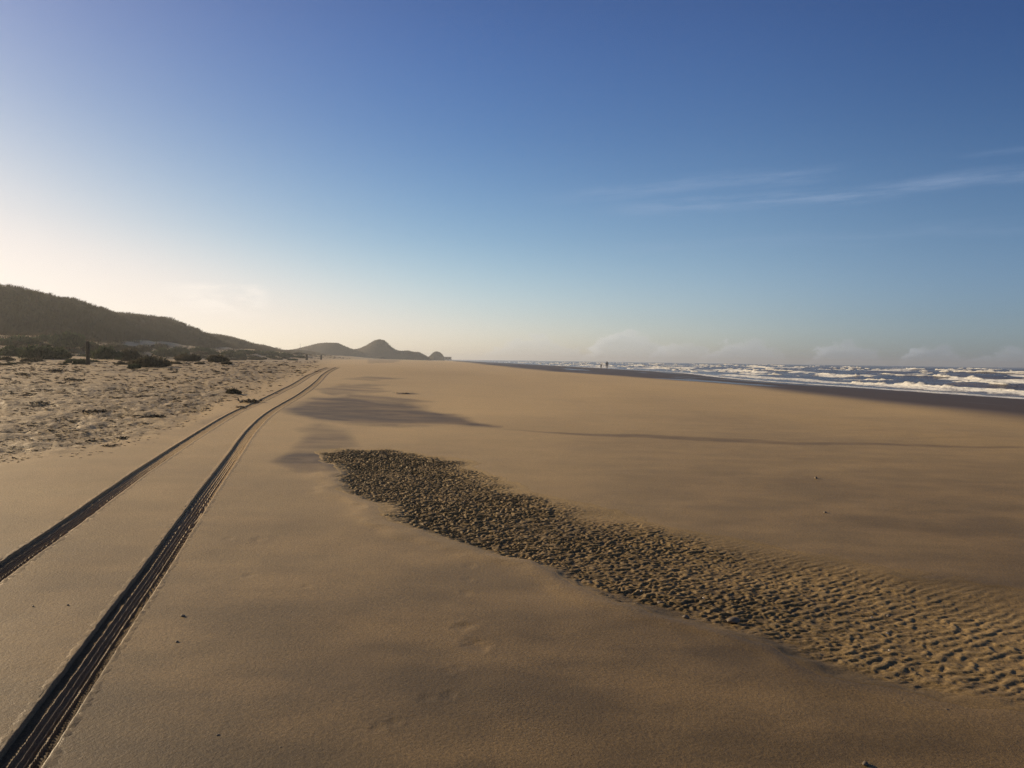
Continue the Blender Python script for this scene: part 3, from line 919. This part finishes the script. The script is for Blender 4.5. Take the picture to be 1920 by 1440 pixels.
# ------------------------------------------------------------------ wrack on the rough sand
def make_wrack(name, rng, n=70, fat=1.0):
    P = np.clip(rng.normal(0, 1, (n, 3)), -1.5, 1.5) * [0.11, 0.10, 0.02]; P[:, 2] = np.abs(P[:, 2]) + 0.005
    a = rng.uniform(0, 2 * np.pi, n); L = rng.uniform(0.05, 0.16, n); W = rng.uniform(0.008, 0.022, n) * fat
    d = np.stack([np.cos(a), np.sin(a), rng.uniform(-0.05, 0.55, n)], 1); s = np.stack([-np.sin(a), np.cos(a), rng.uniform(-.5, .5, n)], 1)
    p2 = P + d * L[:, None] * 0.55 + [0, 0, 0.012]; p3 = P + d * L[:, None] * [1, 1, 0.7]
    V = np.stack([P - s * W[:, None], P + s * W[:, None], p2 + s * W[:, None], p2 - s * W[:, None], p3], 1).reshape(-1, 3)
    b = np.arange(n)[:, None] * 5
    # a lump of sand-caked weed in the middle
    return V, b + np.array([[0, 1, 2, 3]]), b + np.array([[3, 2, 4]]), np.repeat(rng.uniform(0, 1, n), 5)

def lit_edge(u):
    return np.interp(u, [-400, 0, 100, 230, 330, 420, 520, 600, 640], [905, 868, 858, 838, 805, 762, 722, 690, 678])

def build_wrack():
    rng = np.random.default_rng(31)
    prot = []
    for i in range(5):
        V, q, t, tn = make_wrack('w', rng)
        o = mesh_from('wrack_clump', V, [q, t], M['wrack'], smooth=False, attrs={'tone': tn})
        prot.append([o, False])
    named = [(180, 773, 44, 'broad flat clump of dark wrack in the middle of the rough sand'), (74, 757, 34, 'dark clump of wrack at the middle of the rough sand, below the beach post'),
             (105, 697, 30, 'long dark clump of wrack just below the wide shrub'), (172, 826, 16, 'small black clump of wrack near the smooth sand'), (148, 831, 12, 'tiny black clump of wrack near the smooth sand'),
             (205, 837, 26, 'flat wrack clump at the lower edge of the rough sand'), (228, 821, 22, 'thin dark strand of wrack at the lower edge of the rough sand'), (140, 714, 34, 'greenish dark wrack clump on the rough sand beneath the post'),
             (48, 703, 30, 'ragged wrack clump below the shrubs'), (290, 783, 40, 'long low clump of wrack near the tyre track'), (758, 738, 30, 'single dark strand of wrack lying on the open smooth sand'),
             (470, 754, 40, 'line of wrack beside the tyre track'), (452, 764, 24, 'small wrack clump touching the tyre track')]
    def put(px, py, wpx, lab, grp=None, zsc=1.0):
        x, y, z = place_px(px, py)
        p = prot[int(rng.integers(0, 5))]
        if p[1]:
            o = p[0].copy(); C.objects.link(o)
        else: o = p[0]; p[1] = True
        s = wpx / FPX * y / 0.46
        o.location = (x, y, z - 0.01); o.rotation_euler = (0, 0, rng.uniform(0, 6.28)); o.scale = (s, s * 1.3, min(s, 1.6) * zsc)
        tag(o, lab, 'seaweed', grp)
    for px, py, w, lab in named: put(px, py, w, lab, None, 0.35 if px > 700 else 1.0)
    k = 0
    while k < 180:
        px = rng.uniform(-20, 560); py = rng.uniform(692, 850)
        if py > lit_edge(px) - 8: continue
        put(px, py, rng.uniform(6, 13), 'small dark clump of dried wrack scattered over the rough sand below the bank', 'wrack clumps scattered over the rough sand', 1.2)
        k += 1
    # the rest, too many to tell apart
    Vs, Q, T, TN = [], [], [], []; off = 0
    k = 0
    base = [make_wrack('w', rng, 22, 2.6) for _ in range(6)]
    while k < 9000:
        px = rng.uniform(-220, 600); py = 678 + 190 * rng.uniform(0, 1) ** 1.4
        if py > lit_edge(px) + rng.normal(0, 8): continue
        v = ray(px, py)
        # quick ground hit: fixed-point on distance
        t = 20.0
        for _ in range(14):
            zt = float(terrain(t * v[0], t * v[1])); t = 0.5 * t + 0.5 * max(3.0, (zt - EYE) / min(v[2], -1e-3))
            t = min(t, 400)
        x, y = t * v[0], t * v[1]
        V, q, tr, tn = base[k % 6]
        s = (2.2 + 6.5 * rng.uniform(0, 1) ** 2.2) / FPX * y / 0.46; a = rng.uniform(0, 6.28)
        Rm = np.array([[math.cos(a), -math.sin(a)], [math.sin(a), math.cos(a)]])
        W = V.copy(); W[:, :2] = (W[:, :2] @ Rm.T) * s; W[:, 2] *= s * 1.2
        W += [x, y, float(terrain(x, y)) - 0.005]
        Vs.append(W); Q.append(q + off); T.append(tr + off); TN.append(tn); off += len(W)
        k += 1
    o = mesh_from('wrack_litter', np.concatenate(Vs), [np.concatenate(Q), np.concatenate(T)], M['wrack'], smooth=False, attrs={'tone': np.concatenate(TN)})
    tag(o, kind='stuff', label='fine dark litter of wrack and twigs strewn over the rough sand')

# ------------------------------------------------------------------ single stones and shells
def stone_mesh(rng, flat=0.6):
    import bmesh
    bm = bmesh.new(); bmesh.ops.create_icosphere(bm, subdivisions=3, radius=1.0)
    ax = rng.normal(0, 1, (6, 3)); ax /= np.linalg.norm(ax, axis=1)[:, None]; of = rng.uniform(0.55, 0.95, 6)
    for v in bm.verts:
        p = np.array(v.co)
        for a, b in zip(ax, of):
            d = p @ a
            if d > b: p = p - a * (d - b) * 0.8
        v.co = (p[0] * 1.2, p[1] * 0.9, p[2] * flat)
    me = bpy.data.meshes.new('stone'); bm.to_mesh(me); bm.free()
    for p in me.polygons: p.use_smooth = True
    return me

def shell_mesh():
    n, m = 18, 14
    th = np.linspace(-1.25, 1.25, m); rr = np.linspace(0.05, 1, n)
    Rr, T = np.meshgrid(rr, th, indexing='ij')
    X = Rr * np.sin(T); Y = Rr * np.cos(T)
    Z = 0.42 * np.sin(np.clip(Rr, 0, 1) * np.pi * 0.9) * np.cos(T * 0.9) + 0.03 * np.cos(T * 22) * Rr
    V = np.stack([X, Y, Z], -1).reshape(-1, 3)
    V2 = V - [0, 0, 0.05]
    f = grid_faces(n, m); N = len(V)
    rim = [i * m for i in range(n)] + [(n - 1) * m + j for j in range(1, m)] + [i * m + m - 1 for i in range(n - 2, -1, -1)] + [j for j in range(m - 2, 0, -1)]
    e = np.array([[rim[i], rim[(i + 1) % len(rim)], rim[(i + 1) % len(rim)] + N, rim[i] + N] for i in range(len(rim))])
    return np.concatenate([V, V2]), np.concatenate([f[:, ::-1], f + N, e])

def build_stones():
    rng = np.random.default_rng(41)
    L = [(343, 1156, 9, 'dark pebble with a pale side on smooth sand beside the deep track', 'pebble'), (332, 1204, 6, 'tiny dark pebble on the sand just right of the deep track', 'pebble'),
         (409, 1379, 7, 'small dark pebble on the sand near the bottom of the deep track', 'pebble'), (526, 1402, 5, 'smallest pebble on the open sand by itself', 'pebble'),
         (127, 1135, 5, 'little dark pebble between the two tyre tracks', 'pebble'), (62, 1137, 4, 'very small pebble between the two tyre tracks by the far one', 'pebble'),
         (1375, 1160, 22, 'largest stone in the rippled sand with a light top', 'stone'), (1286, 1152, 12, 'rounded stone at the lower edge of the rippled sand', 'stone'),
         (1622, 1433, 12, 'dark stone on the smooth sand at the very bottom', 'stone'), (1776, 1332, 8, 'dark pebble below the rippled sand', 'pebble'), (1547, 962, 7, 'lone dark pebble on the open sand beyond the ripples', 'pebble'),
         (1530, 897, 7, 'dark bit of stone on the open sand far beyond the ripples', 'stone'), (1238, 1126, 10, 'pale rounded stone among the ripples near their lower edge', 'stone'),
         (1666, 1150, 9, 'stone among the ripples towards their upper edge', 'stone')]
    for px, py, w, lab, cat in L:
        x, y, z = at(px, py)
        sd = float(rip_mask(np.array([x]), np.array([y]))[0])
        if sd > 0: z -= 0.02
        o = bpy.data.objects.new(cat, stone_mesh(rng, rng.uniform(0.55, 0.8))); C.objects.link(o)
        o.data.materials.append(M['pebble'])
        s = 0.5 * w / FPX * y
        o.location = (x, y, z + s * 0.25); o.scale = (s, s, s); o.rotation_euler = (0, 0, rng.uniform(0, 6.28))
        tag(o, lab, cat)
    V, f = shell_mesh()
    me = None
    S = [(1317, 1118, 7, 'pale shell on the ripples near their lower edge'), (1636, 1155, 7, 'white shell lying high among the ripples'), (1664, 1185, 7, 'pale shell in the middle of the ripples'),
         (1670, 1216, 8, 'brightest shell low among the ripples'), (1180, 1022, 6, 'pale shell where the ripples begin to darken'), (1200, 1105, 7, 'shell on the dark ripples')]
    for px, py, w, lab in S:
        x, y, z = at(px, py)
        if me is None:
            o = mesh_from('shell', V, f, M['shell']); me = o.data
        else:
            o = bpy.data.objects.new('shell', me); C.objects.link(o)
        s = 0.6 * w / FPX * y
        o.location = (x, y, z - 0.012); o.scale = (s,) * 3; o.rotation_euler = (rng.uniform(-.2, .2), rng.uniform(-.2, .2), rng.uniform(0, 6.28))
        tag(o, lab, 'shell')

# ------------------------------------------------------------------ posts, mast, pavilion, people
def post_mesh(name, h, r, rng, mat):
    nz, ns = 26, 22
    z = np.concatenate([np.linspace(-0.4, h - 0.04, nz - 3), [h - 0.015, h, h]])
    rad = np.concatenate([np.linspace(r * 1.08, r * 0.94, nz - 3), [r * 0.86, r * 0.6, 0.002]])
    ph = np.arange(ns) / ns * 2 * np.pi
    Z, PH = np.meshgrid(z, ph, indexing='ij'); RD = np.broadcast_to(rad[:, None], Z.shape)
    groove = 1 + 0.05 * (vnoise(PH * 3.2, Z * 0.5, 900) - 0.5) + 0.04 * (vnoise(PH * 6, Z * 3, 901) - 0.5)
    V = np.stack([RD * groove * np.cos(PH), RD * groove * np.sin(PH), Z], -1).reshape(-1, 3)
    return mesh_from(name, V, grid_faces(nz, ns, wrap=True), mat)

def build_posts():
    rng = np.random.default_rng(51)
    x, y, z = place_px(165, 684)
    h = 44 / FPX * y
    o = post_mesh('beach_post', h, 3.4 / FPX * y, rng, M['wood']); o.location = (x, y, z); o.rotation_euler = (0.01, -0.015, 0.4)
    print('post', x, y, z, h)
    tag(o, 'tall dark weathered wooden post standing at the front of the dune shrubs', 'post', 'beach posts')
    for px, py, hp, wp, lab in [(575, 675, 11, 2.2, 'short dark distant post, first of the pair before the far dunes'), (602, 674.5, 9, 1.6, 'thin dark distant post nearer to the end of the tyre tracks')]:
        x, y, z = at(px, py)
        print('far post', x, y, z)
        o = post_mesh('beach_post', hp / FPX * y, wp / FPX * y, rng, M['wood']); o.location = (x, y, z); o.rotation_euler = (0, 0.02, 1.1)
        tag(o, lab, 'post', 'beach posts')
    # thin mast on the far skyline
    v = ray(563, 655); t = 560 / v[1]
    e = empty('mast', (t * v[0], 560, EYE + t * v[2] - 0.5))
    V, F = tube([[0, 0, -1], [0, 0, 1.5], [0, 0, 3.2], [0, 0, 4.6]], 0.11, 0.05, 8)
    mesh_from('pole', V, F, M['metal'], e)
    V, F = tube([[-0.5, 0, 3.9], [-0.2, 0, 3.9], [0.2, 0, 3.9], [0.5, 0, 3.9]], 0.04, 0.04, 6)
    mesh_from('crossbar', V, F, M['metal'], e)
    tag(e, 'thin pale mast on the low skyline before the flat topped far dune', 'mast')

def box_v(x0, x1, y0, y1, z0, z1):
    V = np.array([[x, y, z] for z in (z0, z1) for x, y in ((x0, y0), (x1, y0), (x1, y1), (x0, y1))], float)
    F = np.array([[3, 2, 1, 0], [4, 5, 6, 7], [0, 1, 5, 4], [1, 2, 6, 5], [2, 3, 7, 6], [3, 0, 4, 7]])
    return V, F

def build_pavilion():
    D = 800.0
    v = ray(829, 671); x0 = v[0] / v[1] * D
    v = ray(846, 671); x1 = v[0] / v[1] * D
    zg = float(terrain((x0 + x1) / 2, D)); w = x1 - x0
    e = empty('beach_pavilion', ((x0 + x1) / 2, D, zg))
    f = 1.2
    V, F = box_v(-w / 2, w / 2, -3, 3, f, f + 2.1); mesh_from('wall', V, F, M['pav_wall'], e, smooth=False)
    V, F = box_v(-w / 2 - .4, w / 2 + .4, -3.5, 3.5, f + 2.103, f + 2.4); mesh_from('roof', V, F, M['pav_roof'], e, smooth=False)
    V, F = box_v(-w / 2 - .6, w / 2 + .6, -4.6, 3.6, f - 0.25, f - 0.003); mesh_from('deck', V, F, M['wood'], e, smooth=False)
    for i in range(4):
        px = -w / 2 + 0.3 + i * (w - 0.6) / 3
        for py in (-4.2, 2.8):
            V, F = tube([[px, py, -1], [px, py, 0], [px, py, f - 0.25]], 0.14, 0.14, 8); mesh_from('pile', V, F, M['wood'], e)
    for i in range(3):
        c = -w / 2 + (i + 0.5) * w / 3
        V, F = box_v(c - 0.8, c + 0.8, -3.03, -3.003, f + 0.7, f + 1.7); mesh_from('window', V, F, M['pane'], e, smooth=False)
    tag(e, 'tiny low grey building on piles beside the far knoll', 'building')

def person(name, x, y, z, h, rz, mats, label, stride=0.16):
    """one skinned body; mid-stride, hands in the jacket pockets"""
    k = h / 1.75
    J = {'pel': (0, 0, .95), 'wai': (0, .01, 1.1), 'che': (0, .0, 1.32), 'nec': (0, .02, 1.49), 'hed': (0, .035, 1.585), 'top': (0, .03, 1.69)}
    E = [('pel', 'wai'), ('wai', 'che'), ('che', 'nec'), ('nec', 'hed'), ('hed', 'top')]
    Rr = {'pel': .145, 'wai': .135, 'che': .165, 'nec': .062, 'hed': .095, 'top': .07}
    for s, sd in ((-1, 'l'), (1, 'r')):
        st = stride * s
        J.update({'hip' + sd: (.09 * s, 0, .88), 'kne' + sd: (.10 * s, st * .6 + .03, .49), 'ank' + sd: (.10 * s, st * 1.2 - (.06 if st < 0 else -.02), .09 + (.03 if st < 0 else 0)),
                  'toe' + sd: (.12 * s, st * 1.2 + .13, .035), 'sho' + sd: (.19 * s, 0, 1.41), 'elb' + sd: (.27 * s, -.08, 1.14), 'wri' + sd: (.19 * s, .09, .99), 'han' + sd: (.15 * s, .12, .95)})
        E += [('pel', 'hip' + sd), ('hip' + sd, 'kne' + sd), ('kne' + sd, 'ank' + sd), ('ank' + sd, 'toe' + sd), ('che', 'sho' + sd), ('sho' + sd, 'elb' + sd), ('elb' + sd, 'wri' + sd), ('wri' + sd, 'han' + sd)]
        Rr.update({'hip' + sd: .10, 'kne' + sd: .068, 'ank' + sd: .05, 'toe' + sd: .036, 'sho' + sd: .08, 'elb' + sd: .058, 'wri' + sd: .048, 'han' + sd: .04})
    keys = list(J); me = bpy.data.meshes.new('person')
    me.from_pydata([tuple(a * k for a in J[q]) for q in keys], [(keys.index(a), keys.index(b)) for a, b in E], [])
    o = bpy.data.objects.new('tmp_body', me); C.objects.link(o)
    md = o.modifiers.new('s', 'SKIN'); md.use_smooth_shade = True
    sv = me.skin_vertices[0].data
    for i, q in enumerate(keys):
        sv[i].radius = (Rr[q] * k,) * 2
    sv[keys.index('pel')].use_root = True
    sub = o.modifiers.new('u', 'SUBSURF'); sub.levels = 2; sub.render_levels = 2
    dg = bpy.context.evaluated_depsgraph_get()
    bm_ = bpy.data.meshes.new_from_object(o.evaluated_get(dg))
    bpy.data.objects.remove(o)
    b = bpy.data.objects.new(name, bm_); C.objects.link(b)
    bm_.materials.clear()
    for m in mats: bm_.materials.append(m)
    for p in bm_.polygons:
        c = p.center / k
        if c.z > 1.50: p.material_index = 0
        elif c.z > 0.90 : p.material_index = 1
        elif c.z > 0.1: p.material_index = 2
        else: p.material_index = 3
        p.use_smooth = True
    import bmesh
    hb = bmesh.new(); bmesh.ops.create_icosphere(hb, subdivisions=3, radius=0.108 * k)
    for v_ in hb.verts:
        v_.co = Vector((v_.co.x * .95, v_.co.y * 1.05, v_.co.z * 1.05)) + Vector((0, .02 * k, 1.635 * k))
    bmesh.ops.delete(hb, geom=[v_ for v_ in hb.verts if v_.co.z < 1.60 * k and v_.co.y > 0.03 * k], context='VERTS')
    hm = bpy.data.meshes.new('hair'); hb.to_mesh(hm); hb.free()
    for p in hm.polygons: p.use_smooth = True
    hm.materials.append(mats[4])
    ho = bpy.data.objects.new('hair', hm); C.objects.link(ho); ho.parent = b
    b.location = (x, y, z); b.rotation_euler = (0, 0, rz)
    tag(b, label, 'person')
    return b

def build_people():
    skin = simple('skin', (0.4, 0.24, 0.17), (0.48, 0.3, 0.21), 20, 0.6)
    coat = simple('dark_coat', (0.05, 0.05, 0.058), (0.085, 0.085, 0.095), 15, 0.85)
    coat2 = simple('dark_jacket', (0.06, 0.05, 0.045), (0.10, 0.085, 0.075), 15, 0.85)
    trou = simple('dark_trousers', (0.025, 0.027, 0.035), (0.045, 0.048, 0.06), 15, 0.85)
    shoe = simple('dark_boots', (0.02, 0.018, 0.016), (0.04, 0.035, 0.03), 15, 0.7)
    hair = simple('brown_hair', (0.03, 0.02, 0.014), (0.07, 0.05, 0.035), 30, 0.7)
    x, y, z = at(1138, 691.5)
    print('person', x, y, z)
    h = (691.5 - 677.2) / FPX * y
    person('person', x, y, z, h, R(165), [skin, coat, trou, shoe, hair], 'taller person in dark clothes walking on the wet sand near the surf')
    x, y, z = at(1127, 691.3)
    h2 = (691.3 - 682) / FPX * y
    print('person2', x, y, z, h, h2)
    person('person', x, y, z, h2, R(150), [skin, coat2, trou, shoe, hair], 'smaller dark figure beside the taller person on the wet sand', 0.12)

# ------------------------------------------------------------------ haze, sky, sun, camera
SUN_AZ = -58.0      # degrees from straight ahead, towards the dunes
SUN_EL = 17.0

def build_haze():
    V, F = box_v(-5200, 5200, -5200, 5200, -5.5, 24)
    m = bpy.data.materials.new('thin_sea_haze'); m.use_nodes = True
    t = m.node_tree; t.nodes.clear()
    out = t.nodes.new('ShaderNodeOutputMaterial'); v = t.nodes.new('ShaderNodeVolumePrincipled')
    v.inputs['Color'].default_value = (0.90, 0.93, 0.96, 1); v.inputs['Density'].default_value = 0.00043; v.inputs['Anisotropy'].default_value = 0.55
    t.links.new(v.outputs[0], out.inputs['Volume'])
    o = mesh_from('haze', V, F, m, smooth=False)
    tag(o, kind='stuff', label='thin haze of spray and blown sand in the air')

def build_world():
    w = bpy.data.worlds.new('World'); bpy.context.scene.world = w; w.use_nodes = True
    t = w.node_tree; t.nodes.clear()
    N = lambda ty, **k: (lambda n: ([setattr(n, a, b) for a, b in k.items()], n)[1])(t.nodes.new('ShaderNode' + ty))
    out = N('OutputWorld'); bg = N('Background'); bg.inputs[1].default_value = 0.071
    t.links.new(bg.outputs[0], out.inputs[0])
    sky = N('TexSky'); sky.sky_type = 'NISHITA'; sky.sun_disc = False
    sky.sun_elevation = R(SUN_EL); sky.sun_rotation = R(SUN_AZ)
    sky.altitude = 0; sky.air_density = 1.0; sky.dust_density = 0.8; sky.ozone_density = 2.0
    def mth(op, a, b=None, c=None, clamp=False):
        n = N('Math', operation=op); n.use_clamp = clamp
        for i, v in enumerate((a, b, c)):
            if v is None: continue
            if isinstance(v, (int, float)): n.inputs[i].default_value = v
            else: t.links.new(v, n.inputs[i])
        return n.outputs[0]
    def rng(f, a, b, lo=0.0, hi=1.0):
        n = N('MapRange', interpolation_type='SMOOTHSTEP'); t.links.new(f, n.inputs[0])
        for i, v in zip((1, 2, 3, 4), (a, b, lo, hi)): n.inputs[i].default_value = v
        return n.outputs[0]
    def mix(f, a, b, blend='MIX'):
        n = N('Mix', data_type='RGBA', blend_type=blend)
        if isinstance(f, (int, float)): n.inputs[0].default_value = f
        else: t.links.new(f, n.inputs[0])
        for i, v in ((6, a), (7, b)):
            if isinstance(v, tuple): n.inputs[i].default_value = (*v, 1)
            else: t.links.new(v, n.inputs[i])
        return n.outputs[2]
    tc = N('TexCoord'); sep = N('SeparateXYZ'); t.links.new(tc.outputs['Generated'], sep.inputs[0])
    x, y, z = sep.outputs
    az = mth('MULTIPLY', mth('ARCTAN2', x, y), 180 / math.pi)          # degrees east of straight ahead
    el = mth('MULTIPLY', mth('ARCSINE', z), 180 / math.pi)
    def noise(sx, sy, detail, rough=0.6, shear=0.0, off=0.0):
        cb = N('CombineXYZ')
        t.links.new(mth('ADD', mth('MULTIPLY', az, sx), off), cb.inputs[0])
        t.links.new(mth('MULTIPLY', mth('ADD', el, mth('MULTIPLY', az, shear)), sy), cb.inputs[1])
        n = N('TexNoise'); n.inputs['Scale'].default_value = 1.0; n.inputs['Detail'].default_value = detail; n.inputs['Roughness'].default_value = rough
        t.links.new(cb.outputs[0], n.inputs['Vector'])
        return n.outputs['Fac']
    col = sky.outputs[0]
    W = build_world.tune
    ramp = N('ValToRGB'); ramp.color_ramp.interpolation = 'B_SPLINE'
    cr = ramp.color_ramp
    pts = W['gain']
    while len(cr.elements) < len(pts): cr.elements.new(0.5)
    for e_, (p_, c_) in zip(cr.elements, pts):
        e_.position = p_ / 60.0; e_.color = (*[q / 2 for q in c_], 1)
    t.links.new(mth('DIVIDE', el, 60.0), ramp.inputs[0])
    g2 = mix(1.0, ramp.outputs[0], (2.0, 2.0, 2.0), 'MULTIPLY')
    col = mix(1.0, col, g2, 'MULTIPLY')
    # the air over the sea is greyer and duller low down
    low = mth('MULTIPLY', rng(el, 0.0, 11.0, 1.0, 0.0), rng(az, -8.0, 30.0))
    col = mix(low, col, mix(1.0, col, W['lowgain'], 'MULTIPLY'))
    col = mix(rng(az, 0.0, -34.0), col, mix(1.0, col, (1.30, 1.01, 0.89), 'MULTIPLY'))
    col = mix(rng(az, 12.0, 36.0), col, mix(1.0, col, (0.74, 0.79, 0.85), 'MULTIPLY'))
    # soft shoulder next to the sun, as the eye and a sensor give it
    sp = N('SeparateColor'); t.links.new(col, sp.inputs[0]); cbn = N('CombineColor')
    for i, L in enumerate(W['shoulder']):
        q = mth('POWER', mth('DIVIDE', sp.outputs[i], L), 4.0)
        t.links.new(mth('DIVIDE', sp.outputs[i], mth('POWER', mth('ADD', q, 1.0), 0.25)), cbn.inputs[i])
    col = cbn.outputs[0]
    # thin streaks of cirrus climbing to the north-west
    def band(e0, slope, half, a0, a1, amt, off):
        d = mth('SUBTRACT', el, mth('ADD', mth('MULTIPLY', az, slope), e0))
        d = mth('ADD', d, mth('MULTIPLY', mth('SUBTRACT', noise(0.12, 0.0, 3, 0.5, 0, off), 0.5), 1.2))
        b = rng(mth('ABSOLUTE', d), 0.0, half, 1.0, 0.0)
        b = mth('MULTIPLY', b, mth('MULTIPLY', rng(az, a0, a0 + 7), rng(az, a1 - 5, a1, 1.0, 0.0)))
        return mth('MULTIPLY', mth('MULTIPLY', b, rng(noise(0.16, 1.6, 5, 0.65, -slope, off), 0.3, 0.7)), amt)
    ci = band(10.0, 0.036, 0.75, 4, 60, 0.36, 3.0)
    ci = mth('MAXIMUM', ci, band(11.0, 0.062, 0.8, 0, 23, 0.26, 9.0))
    ci = mth('MAXIMUM', ci, band(12.7, 0.0, 0.3, 26, 60, 0.2, 15.0))
    ci = mth('MAXIMUM', ci, band(7.6, 0.02, 0.8, 4, 60, 0.12, 21.0))
    col = mix(ci, col, W['cirrus'])
    # low heaps of cloud standing on the sea horizon
    n1 = mth('SUBTRACT', noise(0.75, 1.3, 6, 0.62, 0, 40.0), 0.5)
    n2 = noise(0.35, 0.9, 4, 0.6, 0, 60.0)
    tone = mix(rng(az, 1.0, 30.0), W['bank'], W['bank2']); lit_ = mix(rng(az, 1.0, 30.0), W['rim'], W['rim2'])
    for a0, hw, top, amt, rimamt in ((1.6, 4.2, 1.7, 0.4, 0.3), (7.9, 3.4, 2.2, 0.5, 0.6), (11.9, 3.0, 1.4, 0.5, 0.45), (15.6, 3.2, 1.7, 0.6, 0.6), (21.9, 2.7, 1.6, 0.6, 0.8), (26.9, 2.2, 1.5, 0.6, 0.8), (31.5, 3.0, 1.1, 0.5, 0.45)):
        da = mth('DIVIDE', mth('SUBTRACT', az, a0), hw)
        mound = mth('MULTIPLY', mth('SUBTRACT', 1.0, mth('MULTIPLY', mth('ABSOLUTE', da), mth('ABSOLUTE', da))), top)
        d = mth('SUBTRACT', mth('ADD', mound, mth('MULTIPLY', n1, 2.6)), el)
        edge = rng(mth('ABSOLUTE', da), 0.7, 1.2, 1.0, 0.0)
        body = mth('MULTIPLY', rng(d, 0.0, 0.5), edge)
        col = mix(mth('MULTIPLY', body, amt), col, tone)
        rim = mth('MULTIPLY', mth('MULTIPLY', rng(d, 0.02, 0.22), rng(d, 0.3, 1.0, 1.0, 0.0)), mth('MULTIPLY', edge, rng(da, -0.9, 0.7, 1.0, 0.15)))
        col = mix(mth('MULTIPLY', mth('MULTIPLY', rim, rng(n2, 0.3, 0.6, 0.35, 1.0)), rimamt), col, lit_)
    # one small bright cloud over the dunes
    cl = noise(0.35, 1.1, 5, 0.6, 0, 80.0)
    m = mth('MULTIPLY', mth('MULTIPLY', rng(az, -24, -20), rng(az, -17.5, -16.0, 1.0, 0.0)), mth('MULTIPLY', rng(el, 2.2, 3.6), rng(el, 4.4, 4.9, 1.0, 0.0)))
    col = mix(mth('MULTIPLY', mth('MULTIPLY', m, rng(cl, 0.36, 0.62)), 0.5), col, W['puff'])
    t.links.new(col, bg.inputs[0])

build_world.tune = dict(gain=[(0, (1.7, 1.75, 2.1)), (3, (1.25, 1.3, 1.62)), (8.3, (0.76, 0.92, 1.15)), (15.5, (0.48, 0.68, 1.0)), (24, (0.39, 0.545, 0.97)), (40, (0.32, 0.33, 0.38))], lowgain=(0.60, 0.71, 0.86), cirrus=(3.4, 4.4, 6.2), shoulder=(9.7, 9.0, 8.4), bank=(5.7, 5.8, 5.8), bank2=(2.9, 3.25, 3.75), rim=(8.0, 7.8, 7.4), rim2=(4.5, 4.9, 5.3), puff=(10.3, 9.5, 8.6))

def build_light_camera():
    s = bpy.data.lights.new('sun', 'SUN'); s.energy = 4.3; s.angle = R(0.6); s.color = (1.0, 0.79, 0.52)
    o = bpy.data.objects.new('sun', s); C.objects.link(o)
    d = Vector((math.sin(R(SUN_AZ)) * math.cos(R(SUN_EL)), math.cos(R(SUN_AZ)) * math.cos(R(SUN_EL)), math.sin(R(SUN_EL))))
    o.rotation_euler = d.to_track_quat('Z', 'Y').to_euler(); o.location = d * 60
    cam = bpy.data.cameras.new('camera'); cam.sensor_fit = 'HORIZONTAL'; cam.angle = 2 * math.atan(960 / FPX)
    cam.clip_start = 0.05; cam.clip_end = 12000
    co = bpy.data.objects.new('camera', cam); C.objects.link(co)
    Mx = Matrix.Identity(4)
    for i in range(3):
        Mx[i][0] = RIGHT[i]; Mx[i][1] = UP[i]; Mx[i][2] = -FWD[i]
    Mx[2][3] = EYE
    co.matrix_world = Mx
    sc = bpy.context.scene; sc.camera = co
    sc.render.engine = 'CYCLES'
    sc.view_settings.view_transform = 'Standard'; sc.view_settings.look = 'None'; sc.view_settings.exposure = 0.50; sc.view_settings.gamma = 1.0
    sc.cycles.max_bounces = 6; sc.cycles.diffuse_bounces = 3; sc.cycles.glossy_bounces = 2; sc.cycles.transmission_bounces = 2; sc.cycles.volume_bounces = 0; sc.cycles.transparent_max_bounces = 4
    sc.cycles.use_denoising = True; sc.cycles.denoiser = 'OPENIMAGEDENOISE'; sc.cycles.denoising_prefilter = 'NONE'
    sc.cycles.sample_clamp_indirect = 6

build_ground()
build_ripples()
build_tracks()
build_ridge()
build_marram()
build_far()
build_sea()
build_foam()
build_shrubs()
build_wrack()
build_stones()
build_posts()
build_pavilion()
build_people()
build_haze()
build_world()
build_light_camera()
